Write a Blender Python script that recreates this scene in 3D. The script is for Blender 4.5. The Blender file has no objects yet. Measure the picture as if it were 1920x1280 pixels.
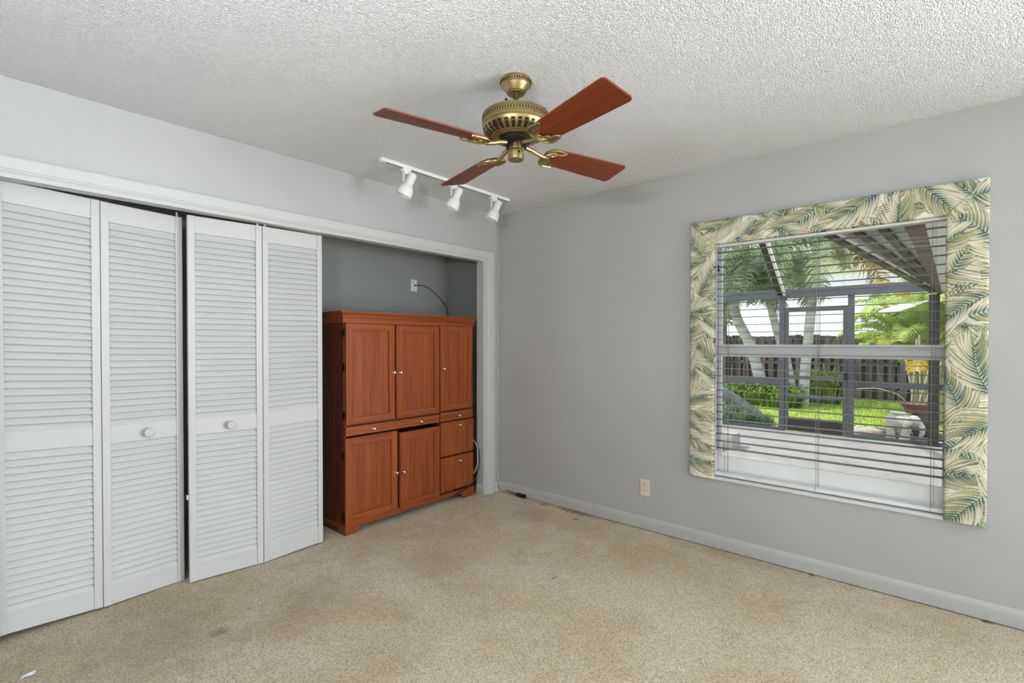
import bpy, bmesh, math, random
import numpy as np
from mathutils import Vector, Matrix, noise as mnoise

random.seed(7)
S = bpy.context.scene
COL = S.collection
PI = math.pi

# ------------------------------------------------------------------ camera, world, light, exposure
YAW, PITCH, FOCAL_PX, CY = 0.719, -0.011, 930.0, 652.14
cd = bpy.data.cameras.new('camera')
cam = bpy.data.objects.new('camera', cd)
COL.objects.link(cam)
fwd = Vector((math.cos(PITCH) * math.cos(YAW), math.cos(PITCH) * math.sin(YAW), math.sin(PITCH)))
rgt = fwd.cross(Vector((0, 0, 1))).normalized()
upv = rgt.cross(fwd)
mw = Matrix((rgt, upv, -fwd)).transposed().to_4x4()
mw.translation = Vector((-3.240, -3.001, 1.316))
cam.matrix_world = mw
cd.sensor_fit = 'HORIZONTAL'
cd.sensor_width = 36.0
cd.lens = FOCAL_PX / 1920 * 36.0
cd.shift_y = (CY - 640.0) / 1920
cd.clip_start = 0.02
cd.clip_end = 200
S.camera = cam

w = bpy.data.worlds.new('sky')
S.world = w
w.use_nodes = True
wn, wl = w.node_tree.nodes, w.node_tree.links
wn.clear()
wo = wn.new('ShaderNodeOutputWorld')
bg = wn.new('ShaderNodeBackground')
sky = wn.new('ShaderNodeTexSky')
sky.sky_type = 'HOSEK_WILKIE'
sky.turbidity = 6.0
sky.ground_albedo = 0.4
sky.sun_direction = Vector((-0.30, 0.50, 0.80)).normalized()
mixw = wn.new('ShaderNodeMix')
mixw.data_type = 'RGBA'
mixw.inputs['Factor'].default_value = 0.75
mixw.inputs['B'].default_value = (0.92, 0.96, 1.0, 1)
wl.new(sky.outputs['Color'], mixw.inputs['A'])
wl.new(mixw.outputs['Result'], bg.inputs['Color'])
bg.inputs['Strength'].default_value = 1.5
wl.new(bg.outputs[0], wo.inputs['Surface'])


def sun(name, direction, strength, angle, color=(1, 1, 1)):
    d = bpy.data.lights.new(name, 'SUN')
    d.energy = strength
    d.angle = angle
    d.color = color
    o = bpy.data.objects.new(name, d)
    COL.objects.link(o)
    o.rotation_euler = (-Vector(direction)).to_track_quat('-Z', 'Y').to_euler()
    return o


def area(name, loc, aim, sx, sy, power, color=(1, 1, 1)):
    d = bpy.data.lights.new(name, 'AREA')
    d.shape = 'RECTANGLE'
    d.size, d.size_y = sx, sy
    d.energy = power
    d.color = color
    o = bpy.data.objects.new(name, d)
    COL.objects.link(o)
    o.location = loc
    o.rotation_euler = (Vector(aim) - Vector(loc)).to_track_quat('-Z', 'Y').to_euler()
    return o


sun('sun', (-0.34, 0.50, 0.78), 2.3, 0.02, (1.0, 0.95, 0.87))
# added area lamps: daylight from assumed openings out of view, window wall and near wall
area('added_side_daylight', (-0.02, -6.10, 1.03), (-2.0, -6.10, 1.30), 2.3, 1.9, 250, (0.90, 0.955, 1.0))
area('added_near_daylight', (-1.5, -7.90, 1.15), (-1.6, -3.9, 3.3), 2.0, 1.9, 75, (0.92, 0.96, 1.0))

# added uplight behind the camera to brighten the ceiling, no lamp stands there
area('added_ceiling_uplight', (-3.75, -2.6, 1.72), (-3.45, -2.3, 3.0), 0.35, 0.35, 38, (0.97, 0.98, 1.0))

S.view_settings.view_transform = 'Standard'
S.view_settings.look = 'None'
S.view_settings.exposure = 0.6
S.view_settings.gamma = 1.0
S.view_settings.use_curve_mapping = False
S.cycles.use_denoising = True
S.cycles.max_bounces = 10
S.cycles.diffuse_bounces = 6
S.cycles.transparent_max_bounces = 24


# ------------------------------------------------------------------ helpers
def tag(o, label=None, cat=None, group=None, kind=None):
    if label:
        o['label'] = label
    if cat:
        o['category'] = cat
    if group:
        o['group'] = group
    if kind:
        o['kind'] = kind
    return o


def empty(name, loc, label=None, cat=None, group=None, kind=None):
    o = bpy.data.objects.new(name, None)
    o.empty_display_size = 0.05
    COL.objects.link(o)
    o.location = loc
    return tag(o, label, cat, group, kind)


def origin_of(o):
    p = Vector((0, 0, 0))
    while o is not None:
        p = p + Vector(o.location)
        o = o.parent
    return p


class MB:
    """collects shapes given in world coordinates; build() links them as one mesh object"""

    def __init__(self, tf=None):
        self.v, self.f, self.m = [], [], []
        self.tf = tf
        self.mi = 0

    def add(self, vs, fs):
        b = len(self.v)
        if self.tf is not None:
            vs = [self.tf(p) for p in vs]
        self.v += [tuple(p) for p in vs]
        self.f += [tuple(i + b for i in q) for q in fs]
        self.m += [self.mi] * len(fs)
        return self

    def box(self, x0, x1, y0, y1, z0, z1):
        if x0 > x1: x0, x1 = x1, x0
        if y0 > y1: y0, y1 = y1, y0
        if z0 > z1: z0, z1 = z1, z0
        return self.add([(x0, y0, z0), (x1, y0, z0), (x1, y1, z0), (x0, y1, z0),
                         (x0, y0, z1), (x1, y0, z1), (x1, y1, z1), (x0, y1, z1)],
                        [(0, 3, 2, 1), (4, 5, 6, 7), (0, 1, 5, 4), (1, 2, 6, 5), (2, 3, 7, 6), (3, 0, 4, 7)])

    def hexa(self, p):
        return self.add(p, [(0, 3, 2, 1), (4, 5, 6, 7), (0, 1, 5, 4), (1, 2, 6, 5), (2, 3, 7, 6), (3, 0, 4, 7)])

    def tube(self, path, r, n=8, caps=True):
        path = [Vector(p) for p in path]
        k = len(path)
        rs = r if isinstance(r, (list, tuple)) else [r] * k
        vs, fs = [], []
        ref = None
        for i, p in enumerate(path):
            t = (path[min(i + 1, k - 1)] - path[max(i - 1, 0)]).normalized()
            if ref is None:
                ref = t.orthogonal().normalized()
            a = (ref - t * ref.dot(t))
            a = a.normalized() if a.length > 1e-6 else t.orthogonal().normalized()
            ref = a
            b = t.cross(a)
            for j in range(n):
                q = 2 * PI * j / n
                vs.append(p + (a * math.cos(q) + b * math.sin(q)) * rs[i])
        for i in range(k - 1):
            for j in range(n):
                j2 = (j + 1) % n
                fs.append((i * n + j, i * n + j2, (i + 1) * n + j2, (i + 1) * n + j))
        if caps:
            fs.append(tuple(range(n - 1, -1, -1)))
            fs.append(tuple((k - 1) * n + j for j in range(n)))
        return self.add(vs, fs)

    def lathe(self, prof, c=(0, 0, 0), axis=(0, 0, 1), n=32, closed=False):
        """prof: (radius, height along axis)"""
        ax = Vector(axis).normalized()
        a = ax.orthogonal().normalized()
        b = ax.cross(a)
        c = Vector(c)
        vs, fs = [], []
        for r, h in prof:
            for j in range(n):
                q = 2 * PI * j / n
                vs.append(c + ax * h + (a * math.cos(q) + b * math.sin(q)) * max(r, 1e-5))
        k = len(prof)
        for i in range(k - 1 + (1 if closed else 0)):
            i2 = (i + 1) % k
            for j in range(n):
                j2 = (j + 1) % n
                fs.append((i * n + j, i * n + j2, i2 * n + j2, i2 * n + j))
        if not closed:
            fs.append(tuple(range(n - 1, -1, -1)))
            fs.append(tuple((k - 1) * n + j for j in range(n)))
        return self.add(vs, fs)

    def prism(self, poly, to3, t0, t1):
        """poly of 2-D points swept from t0 to t1; to3(u, v, t) gives the point"""
        n = len(poly)
        vs = [to3(u, v, t0) for u, v in poly] + [to3(u, v, t1) for u, v in poly]
        fs = [tuple(range(n - 1, -1, -1)), tuple(range(n, 2 * n))]
        fs += [(i, (i + 1) % n, n + (i + 1) % n, n + i) for i in range(n)]
        return self.add(vs, fs)

    def build(self, name, mat, parent=None, smooth=False, bevel=0.0, seg=2, label=None, cat=None, group=None, kind=None, org=None, fixn=True):
        """linked as ONE mesh object; when org is given (top-level mesh) its origin is put there"""
        o0 = origin_of(parent) if parent else Vector(org or (0, 0, 0))
        me = bpy.data.meshes.new(name)
        me.from_pydata([(x - o0.x, y - o0.y, z - o0.z) for x, y, z in self.v], [], self.f)
        mats = mat if isinstance(mat, (list, tuple)) else [mat]
        for m in mats:
            me.materials.append(m)
        if len(mats) > 1:
            me.polygons.foreach_set('material_index', self.m)
        if fixn:
            bm = bmesh.new()
            bm.from_mesh(me)
            bmesh.ops.recalc_face_normals(bm, faces=bm.faces)
            bm.to_mesh(me)
            bm.free()
        if smooth:
            me.polygons.foreach_set('use_smooth', [True] * len(me.polygons))
            try:
                me.set_sharp_from_angle(angle=math.radians(38))
            except Exception:
                pass
        o = bpy.data.objects.new(name, me)
        COL.objects.link(o)
        if parent:
            o.parent = parent
        else:
            o.location = o0
        if bevel:
            b = o.modifiers.new('bevel', 'BEVEL')
            b.width = bevel
            b.segments = seg
            b.limit_method = 'ANGLE'
            b.angle_limit = math.radians(40)
            b.harden_normals = False
        return tag(o, label, cat, group, kind)


def copy_tree(o, parent=None):
    c = o.copy()
    COL.objects.link(c)
    if parent is not None:
        c.parent = parent
    for ch in [x for x in bpy.data.objects if x.parent == o]:
        copy_tree(ch, c)
    return c


def lin(c):
    return tuple((x / 255 / 12.92 if x / 255 <= 0.04045 else ((x / 255 + 0.055) / 1.055) ** 2.4) for x in c) + (1.0,)


# ------------------------------------------------------------------ materials (all node based)
class N:
    def __init__(self, name):
        self.mat = bpy.data.materials.new(name)
        self.mat.use_nodes = True
        self.t = self.mat.node_tree
        self.n, self.l = self.t.nodes, self.t.links
        self.p = self.n.get('Principled BSDF')
        self.out = self.n.get('Material Output')

    def new(self, kind, **kw):
        x = self.n.new(kind)
        for k, v in kw.items():
            setattr(x, k, v)
        return x

    def coord(self, kind='Object', scale=(1, 1, 1), rot=(0, 0, 0), loc=(0, 0, 0)):
        tc = self.new('ShaderNodeTexCoord')
        mp = self.new('ShaderNodeMapping')
        mp.inputs['Scale'].default_value = scale
        mp.inputs['Rotation'].default_value = rot
        mp.inputs['Location'].default_value = loc
        self.l.new(tc.outputs[kind], mp.inputs['Vector'])
        return mp.outputs['Vector']

    def noise(self, vec, scale, detail=2.0, rough=0.5, dist=0.0):
        x = self.new('ShaderNodeTexNoise')
        x.inputs['Scale'].default_value = scale
        x.inputs['Detail'].default_value = detail
        x.inputs['Roughness'].default_value = rough
        x.inputs['Distortion'].default_value = dist
        if vec is not None:
            self.l.new(vec, x.inputs['Vector'])
        return x.outputs['Fac']

    def ramp(self, fac, stops, interp='LINEAR'):
        x = self.new('ShaderNodeValToRGB')
        x.color_ramp.interpolation = interp
        e = x.color_ramp.elements
        while len(e) < len(stops):
            e.new(0.5)
        for i, (p, c) in enumerate(stops):
            e[i].position = p
            e[i].color = c if len(c) == 4 else tuple(c) + (1,)
        self.l.new(fac, x.inputs['Fac'])
        return x.outputs['Color']

    def mix(self, fac, a, b, mode='MIX'):
        x = self.new('ShaderNodeMix')
        x.data_type = 'RGBA'
        x.blend_type = mode
        for sock, val in ((x.inputs['Factor'], fac), (x.inputs['A'], a), (x.inputs['B'], b)):
            if hasattr(val, 'links'):
                self.l.new(val, sock)
            elif isinstance(val, (int, float)):
                sock.default_value = val
            else:
                sock.default_value = val
        return x.outputs['Result']

    def math(self, op, a, b=0.5, clamp=False):
        x = self.new('ShaderNodeMath', operation=op, use_clamp=clamp)
        for i, val in enumerate((a, b)):
            if hasattr(val, 'links'):
                self.l.new(val, x.inputs[i])
            else:
                x.inputs[i].default_value = val
        return x.outputs[0]

    def bump(self, h, strength, dist, prev=None):
        x = self.new('ShaderNodeBump')
        x.inputs['Strength'].default_value = strength
        x.inputs['Distance'].default_value = dist
        self.l.new(h, x.inputs['Height'])
        if prev is not None:
            self.l.new(prev, x.inputs['Normal'])
        self.l.new(x.outputs['Normal'], self.p.inputs['Normal'])
        return x.outputs['Normal']

    def set(self, color=None, rough=None, metal=None, spec=None, coat=None):
        for key, val in (('Base Color', color), ('Roughness', rough), ('Metallic', metal), ('Specular IOR Level', spec), ('Coat Weight', coat)):
            if val is None:
                continue
            if hasattr(val, 'links'):
                self.l.new(val, self.p.inputs[key])
            else:
                self.p.inputs[key].default_value = val
        return self


def plain(name, c, rough=0.5, metal=0.0, spec=0.5, var=0.04, vscale=6.0, bump=0.0, bscale=200.0):
    m = N(name)
    v = m.coord()
    f = m.noise(v, vscale, 3)
    c = lin(c)
    lo = tuple(x * (1 - var) for x in c[:3]) + (1,)
    hi = tuple(min(1, x * (1 + var)) for x in c[:3]) + (1,)
    m.set(m.ramp(f, [(0.3, lo), (0.7, hi)]), rough, metal, spec)
    if bump:
        m.bump(m.noise(v, bscale, 2), bump, 0.001)
    return m.mat


def paint_mat(name, c, bump=0.25, rough=0.55):
    m = N(name)
    v = m.coord()
    c = lin(c)
    big = m.noise(v, 1.4, 3)
    col = m.ramp(big, [(0.3, tuple(x * 0.965 for x in c[:3])), (0.7, tuple(min(1, x * 1.03) for x in c[:3]))])
    m.set(col, rough, 0, 0.3)
    m.bump(m.noise(v, 85, 3, 0.6), bump, 0.0012)
    return m.mat


def ceiling_mat():
    m = N('popcorn_ceiling')
    v = m.coord()
    vo = m.new('ShaderNodeTexVoronoi', feature='F1')
    vo.inputs['Scale'].default_value = 185
    m.l.new(m.mix(0.008, v, m.noise(v, 90, 2), 'ADD'), vo.inputs['Vector'])
    dd = m.math('MULTIPLY', vo.outputs['Distance'], vo.outputs['Distance'])
    h1 = m.math('SUBTRACT', 1.0, m.math('MULTIPLY', dd, 1.6), True)
    h2 = m.noise(v, 330, 3, 0.7)
    h3 = m.noise(v, 70, 2, 0.6)
    h = m.math('ADD', m.math('MULTIPLY', h1, m.math('ADD', h3, 0.3)), m.math('MULTIPLY', h2, 0.6))
    big = m.noise(v, 0.9, 4)
    m.set(m.ramp(big, [(0.3, lin((243, 245, 249))), (0.7, lin((249, 250, 253)))]), 0.95, 0, 0.1)
    m.bump(h, 1.0, 0.0085)
    return m.mat


def carpet_mat():
    m = N('beige_carpet')
    v = m.coord()
    # yarn tufts
    t1 = m.noise(v, 215, 5, 0.9)
    t2 = m.noise(v, 120, 3, 0.7)
    yarn = m.ramp(t1, [(0.37, lin((112, 90, 60))), (0.50, lin((230, 214, 180))), (0.585, lin((253, 249, 228)))])
    tv = m.new('ShaderNodeTexVoronoi', feature='F1')
    tv.inputs['Scale'].default_value = 250
    m.l.new(v, tv.inputs['Vector'])
    sp = m.new('ShaderNodeSeparateColor')
    m.l.new(tv.outputs['Color'], sp.inputs[0])
    tuft_ = m.ramp(sp.outputs[0], [(0.05, lin((120, 98, 68))), (0.35, lin((204, 187, 152))), (0.75, lin((244, 233, 205)))])
    yarn = m.mix(0.6, yarn, tuft_)
    # worn, walked-over and dirty areas
    big = m.noise(v, 1.3, 8, 0.68, 0.3)
    worn = m.ramp(big, [(0.38, lin((232, 216, 190))), (0.55, lin((255, 255, 255)))])
    col = m.mix(0.7, yarn, worn, 'MULTIPLY')
    mid = m.noise(v, 6.0, 7, 0.68, 0.5)
    blot = m.ramp(mid, [(0.55, (0, 0, 0, 1)), (0.78, (1, 1, 1, 1))])
    col = m.mix(m.math('MULTIPLY', blot, 0.36), col, lin((150, 122, 88)))
    # single stains: centre x, y, radius, strength, stretch along y
    for (sx, sy, r, k, st, c) in ((-2.43, -0.52, 0.05, 0.6, 1, (112, 84, 56)), (-2.20, -0.62, 0.26, 0.25, 1, (140, 110, 80)), (-2.62, -0.42, 0.34, 0.30, 1.3, (128, 104, 80)),
                                  (-0.035, -0.86, 0.05, 0.8, 5, (128, 88, 42)), (-0.05, -0.55, 0.03, 0.7, 2.5, (120, 80, 40)), (-0.30, -0.62, 0.20, 0.3, 1, (135, 106, 70)),
                                  (-1.95, -0.55, 0.24, 0.28, 1, (138, 112, 84)), (-1.3, -0.7, 0.30, 0.22, 1, (140, 114, 86)), (-0.16, -0.93, 0.022, 0.85, 1.6, (66, 52, 38)),
                                  (-1.95, -1.25, 0.20, 0.22, 1, (158, 128, 90)), (-0.06, -2.05, 0.10, 0.35, 6, (150, 118, 76)), (-0.10, -0.40, 0.018, 0.6, 1, (96, 72, 48)), (-0.018, -2.435, 0.018, 0.95, 1.3, (40, 30, 24)), (-0.018, -3.155, 0.022, 0.95, 1.4, (40, 26, 24))):
        mp = m.new('ShaderNodeMapping')
        mp.inputs['Location'].default_value = (-sx / r, -sy / (r * st), 0)
        mp.inputs['Scale'].default_value = (1 / r, 1 / (r * st), 0)
        m.l.new(m.n['Texture Coordinate'].outputs['Object'] if 'Texture Coordinate' in m.n else v, mp.inputs['Vector'])
        ln = m.new('ShaderNodeVectorMath', operation='LENGTH')
        m.l.new(mp.outputs[0], ln.inputs[0])
        wob = m.noise(v, 9 if r > 0.08 else 40, 4, 0.65)
        d = m.math('ADD', ln.outputs['Value'], m.math('MULTIPLY', m.math('SUBTRACT', wob, 0.5), 1.6))
        f = m.ramp(d, [(0.25, (k, k, k, 1)), (1.0, (0, 0, 0, 1))])
        col = m.mix(f, col, lin(c))
    m.set(col, 1.0, 0, 0.0)
    m.p.inputs['Sheen Weight'].default_value = 0.25
    m.p.inputs['Sheen Roughness'].default_value = 0.6
    h = m.math('ADD', m.math('MULTIPLY', t1, 1.0), m.math('MULTIPLY', t2, 0.6))
    m.bump(h, 0.8, 0.008)
    return m.mat


def wood_mat(name, dark, midc, light, axis='Z', rough=0.45, coat=0.15, fine=1.0, worn=False):
    m = N(name)
    long_, cross = 1.3, 34.0
    sc = {'X': (long_, cross, cross), 'Y': (cross, long_, cross), 'Z': (cross, cross, long_)}[axis]
    v = m.coord(scale=sc)
    f = m.noise(v, 1.0 * fine, 6, 0.62, 0.6)
    sc2 = tuple(s * 6 if s > 2 else s * 3 for s in sc)
    v2 = m.coord(scale=sc2)
    pores = m.noise(v2, 1.4, 3, 0.6)
    col = m.ramp(f, [(0.32, lin(dark)), (0.5, lin(midc)), (0.70, lin(light))])
    pr = m.ramp(pores, [(0.35, (0.72, 0.66, 0.6, 1)), (0.55, (1, 1, 1, 1))])
    col = m.mix(0.8, col, pr, 'MULTIPLY')
    m.set(col, rough, 0, 0.35, coat)
    m.p.inputs['Coat Roughness'].default_value = 0.38
    m.bump(pores, 0.08, 0.0006)
    return m.mat


def metal_mat(name, c, rough=0.3, var=0.25, scale=8, metal=1.0):
    m = N(name)
    v = m.coord(scale=(1, 1, 1))
    f = m.noise(v, scale, 4, 0.6)
    c = lin(c)
    m.set(m.ramp(f, [(0.3, tuple(x * (1 - var) for x in c[:3])), (0.7, tuple(min(1, x * (1 + var * 0.4)) for x in c[:3]))]), rough, metal)
    return m.mat


def leaf_mat(name, c1, c2, trans=0.35, rough=0.55, scale=5):
    m = N(name)
    v = m.coord()
    f = m.noise(v, scale, 3, 0.6)
    col = m.ramp(f, [(0.35, lin(c1)), (0.65, lin(c2))])
    m.set(col, rough, 0, 0.3)
    tr = m.new('ShaderNodeBsdfTranslucent')
    m.l.new(col, tr.inputs['Color'])
    mx = m.new('ShaderNodeMixShader')
    mx.inputs[0].default_value = trans
    m.l.new(m.p.outputs[0], mx.inputs[1])
    m.l.new(tr.outputs[0], mx.inputs[2])
    m.l.new(mx.outputs[0], m.out.inputs['Surface'])
    return m.mat


def glass_mat():
    m = N('window_glass')
    tr = m.new('ShaderNodeBsdfTransparent')
    tr.inputs['Color'].default_value = (0.97, 0.985, 0.98, 1)
    gl = m.new('ShaderNodeBsdfGlossy')
    gl.inputs['Roughness'].default_value = 0.02
    fr = m.new('ShaderNodeFresnel')
    fr.inputs['IOR'].default_value = 1.25
    mx = m.new('ShaderNodeMixShader')
    m.l.new(fr.outputs[0], mx.inputs[0])
    m.l.new(tr.outputs[0], mx.inputs[1])
    m.l.new(gl.outputs[0], mx.inputs[2])
    m.l.new(mx.outputs[0], m.out.inputs['Surface'])
    return m.mat


def fabric_mat():
    m = N('palm_leaf_fabric')
    at = m.new('ShaderNodeAttribute')
    at.attribute_name = 'print'
    v = m.coord()
    wv = m.noise(v, 900, 2)
    col = m.mix(0.12, at.outputs['Color'], m.ramp(wv, [(0.3, (0.75, 0.75, 0.75, 1)), (0.7, (1, 1, 1, 1))]), 'MULTIPLY')
    m.set(col, 0.85, 0, 0.2)
    m.bump(wv, 0.05, 0.0003)
    return m.mat


def ground_mat(name, cols, scale, bump=0.5, dist=0.02, detail=6):
    m = N(name)
    v = m.coord()
    f = m.noise(v, scale, detail, 0.65)
    m.set(m.ramp(f, [(0.25 + 0.5 * i / max(1, len(cols) - 1), lin(c)) for i, c in enumerate(cols)]), 0.95, 0, 0.1)
    m.bump(m.noise(v, scale * 4, 3), bump, dist)
    return m.mat


def fence_mat():
    m = N('weathered_fence_wood')
    v = m.coord(scale=(8, 8, 0.8))
    f = m.noise(v, 1.5, 5, 0.65)
    m.set(m.ramp(f, [(0.3, lin((66, 61, 61))), (0.5, lin((98, 92, 92))), (0.7, lin((134, 127, 126)))]), 0.9, 0, 0.1)
    return m.mat


def siding_mat():
    m = N('white_house_wall')
    v = m.coord(scale=(1, 1, 1))
    br = m.new('ShaderNodeTexBrick')
    br.offset = 0.0
    br.inputs['Color1'].default_value = lin((236, 238, 244))
    br.inputs['Color2'].default_value = lin((232, 235, 242))
    br.inputs['Mortar'].default_value = lin((200, 204, 214))
    br.inputs['Scale'].default_value = 1.0
    br.inputs['Mortar Size'].default_value = 0.008
    br.inputs['Brick Width'].default_value = 0.62
    br.inputs['Row Height'].default_value = 0.9
    mp = m.new('ShaderNodeMapping')
    mp.inputs['Rotation'].default_value = (0, PI / 2, PI / 2)
    m.l.new(v, mp.inputs['Vector'])
    m.l.new(mp.outputs[0], br.inputs['Vector'])
    m.set(br.outputs['Color'], 0.8, 0, 0.2)
    return m.mat


def trunk_mat():
    m = N('palm_trunk_bark')
    v = m.coord(scale=(1, 1, 9))
    f = m.noise(v, 1.6, 4, 0.6)
    m.set(m.ramp(f, [(0.3, lin((128, 124, 126))), (0.5, lin((188, 186, 192))), (0.7, lin((214, 212, 218)))]), 0.9, 0, 0.1)
    m.bump(f, 0.5, 0.02)
    return m.mat


MWALL = paint_mat('grey_wall_paint', (174, 176, 177))
MCLOSET = paint_mat('shade_darkened_closet_wall', (142, 146, 145))  # wall grey darkened, the closet's shade is put into the colour
MTRIM = paint_mat('grey_white_trim_paint', (188, 190, 190), 0.06, 0.42)
MDOOR = paint_mat('grey_white_door_paint', (193, 195, 195), 0.05, 0.45)
MBASE = paint_mat('grey_baseboard_paint', (178, 180, 179), 0.08, 0.42)
MCEIL = ceiling_mat()
MCARPET = carpet_mat()
MCHERRY = wood_mat('cherry_wood_upright', (120, 54, 17), (142, 69, 23), (160, 83, 31), 'Z')
MCHERRYX = wood_mat('cherry_wood_level', (120, 54, 17), (142, 69, 23), (160, 83, 31), 'X')
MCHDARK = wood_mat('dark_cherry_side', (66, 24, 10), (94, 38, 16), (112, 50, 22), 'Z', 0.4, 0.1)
MBLADE = wood_mat('mahogany_fan_blade', (88, 33, 10), (112, 46, 14), (134, 60, 18), 'X', 0.42, 0.08)
MBRASS = metal_mat('antique_brass', (178, 160, 112), 0.36, 0.25, 9)
MBRASSD = metal_mat('aged_brass_rod', (104, 88, 62), 0.4, 0.3, 12)
MDARK = plain('dark_metal', (24, 22, 20), 0.5, 0.3)
MBLACK = plain('black_plastic', (22, 22, 23), 0.45)
MNICKEL = metal_mat('satin_nickel', (206, 202, 194), 0.25, 0.12, 20)
MHINGE = metal_mat('bronze_hinge', (46, 40, 34), 0.45, 0.3, 20)
MWHITE = plain('white_enamel', (226, 227, 228), 0.35)
MPVC = leaf_mat('white_window_vinyl', (240, 243, 243), (246, 248, 248), 0.35, 0.35)
MSLAT = plain('backlit_taupe_slat', (106, 98, 90), 0.45)  # white slats tinted dark, their backlit shade is in the colour
MCORD = plain('pale_cord', (196, 194, 190), 0.7)
MLADDER = plain('backlit_blind_cord', (146, 142, 136), 0.7)  # pale cord greyed to carry its shade against the bright outdoors
MIVORY = plain('ivory_plastic', (214, 208, 190), 0.4)
MPLATE = plain('white_plate', (214, 217, 220), 0.4)
MGLASS = glass_mat()
MFABRIC = fabric_mat()
MPAPER = plain('paper_scrap', (218, 220, 224), 0.8)


def tf_yz(u, v, t):
    return (t, u, v)


# ------------------------------------------------------------------ the room shell
XB, YN, H = -4.25, -8.00, 2.44       # back wall, near wall, ceiling height
OPL, OPR, OPH = -3.125, -0.172, 2.024  # closet opening
WY0, WY1, WZ0, WZ1 = -3.008, -1.884, 0.440, 1.962  # window opening in the right wall
CLB, CLR, CLL = 0.63, -0.05, -3.60    # closet back, right side, left side

m = MB(); m.box(XB - 0.1, 0.15, YN - 0.1, CLB + 0.1, -0.12, 0.0)
m.build('floor', MCARPET, label='beige stained carpet covering the bedroom and closet floor', cat='carpet', kind='structure')
m = MB(); m.box(XB - 0.1, 0.15, YN - 0.1, CLB + 0.1, H, H + 0.12)
m.build('ceiling', MCEIL, label='white popcorn textured ceiling above the fan', cat='ceiling', kind='structure')

m = MB()
m.box(XB, OPL, 0, 0.075, 0, H); m.box(OPR, 0, 0, 0.075, 0, H); m.box(OPL, OPR, 0, 0.075, OPH, H)
m.build('wall_left', MWALL, label='grey wall above and beside the closet opening', cat='wall', kind='structure')
m = MB()
m.box(0, 0.15, WY1, CLB + 0.1, 0, H); m.box(0, 0.15, WY0, WY1, 0, WZ0); m.box(0, 0.15, WY0, WY1, WZ1, H)
m.box(0, 0.15, -4.92, WY0, 0, H); m.box(0, 0.15, -7.28, -4.92, 2.04, H); m.box(0, 0.15, YN, -7.28, 0, H)
m.build('wall_right', MWALL, label='grey wall holding the window with the palm print surround', cat='wall', kind='structure')
m = MB(); m.box(XB - 0.1, XB, YN, 0.075, 0, H)
m.build('wall_back', MWALL, label='grey wall behind the camera', cat='wall', kind='structure')
m = MB(); m.box(XB - 0.1, 0.15, YN - 0.1, YN, 0, H)
m.build('wall_near', MWALL, label='grey wall on the near side of the room', cat='wall', kind='structure')
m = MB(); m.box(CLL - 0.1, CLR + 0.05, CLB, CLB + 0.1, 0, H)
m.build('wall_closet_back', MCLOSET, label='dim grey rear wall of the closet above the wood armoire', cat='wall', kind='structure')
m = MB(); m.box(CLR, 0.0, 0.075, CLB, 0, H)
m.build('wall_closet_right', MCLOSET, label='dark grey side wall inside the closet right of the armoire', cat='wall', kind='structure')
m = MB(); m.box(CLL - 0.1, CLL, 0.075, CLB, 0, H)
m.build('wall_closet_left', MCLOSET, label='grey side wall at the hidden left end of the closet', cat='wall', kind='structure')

# casing around the closet: moulded profile (across the width, out from the wall)
prof = [(0.0, 0.0), (0.0, 0.011), (0.016, 0.012), (0.024, 0.008), (0.028, 0.013), (0.034, 0.013), (0.038, 0.017), (0.082, 0.020), (0.092, 0.016), (0.096, 0.010), (0.096, 0.0)]
m = MB()
CW = 0.096
a0 = [(-3.6, -d, OPH - 0.010 + u) for u, d in prof]
a1 = [(OPR + u * 1.16, -d, OPH - 0.010 + u) for u, d in prof]
a2 = [(OPR + u * 1.16, -d, 0.0) for u, d in prof]
n = len(prof)
vs = a0 + a1 + a2
fs = []
for k in range(2):
    for i in range(n):
        j = (i + 1) % n
        fs.append((k * n + i, k * n + j, (k + 1) * n + j, (k + 1) * n + i))
fs.append(tuple(range(n))); fs.append(tuple(range(2 * n, 3 * n)))
m.add(vs, fs)
m.build('trim_1', MTRIM, label='painted moulded casing framing the closet opening', cat='door casing', kind='structure')
m = MB()
m.box(OPR - 0.016, OPR + 0.001, -0.002, 0.078, 0, OPH); m.box(OPL - 0.001, OPR, -0.002, 0.078, OPH - 0.006, OPH + 0.001); m.box(OPL - 0.001, OPL + 0.016, -0.002, 0.078, 0, OPH)
m.build('trim_2', MTRIM, label='flat jamb boards lining the closet opening', cat='door jamb', kind='structure')
bp = [(0, 0), (0.016, 0), (0.016, 0.052), (0.0135, 0.066), (0.008, 0.078), (0.002, 0.083), (0, 0.083)]
m = MB()
m.prism(bp, lambda u, v, t: (-u, t, v + 0.006), -4.92, -0.02)
m.build('baseboard_right', MBASE, smooth=True, label='grey painted baseboard under the window wall', cat='baseboard', kind='structure')
m = MB()
m.prism(bp, lambda u, v, t: (t, -0.0 - u, v), -0.06, -0.001)
m.prism(bp, lambda u, v, t: (OPR - 0.016 - u * 0.8, t, v), -0.018, 0.078)
m.build('baseboard_left', MTRIM, smooth=True, label='short pale baseboard block at the foot of the closet jamb', cat='baseboard', kind='structure')


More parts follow.
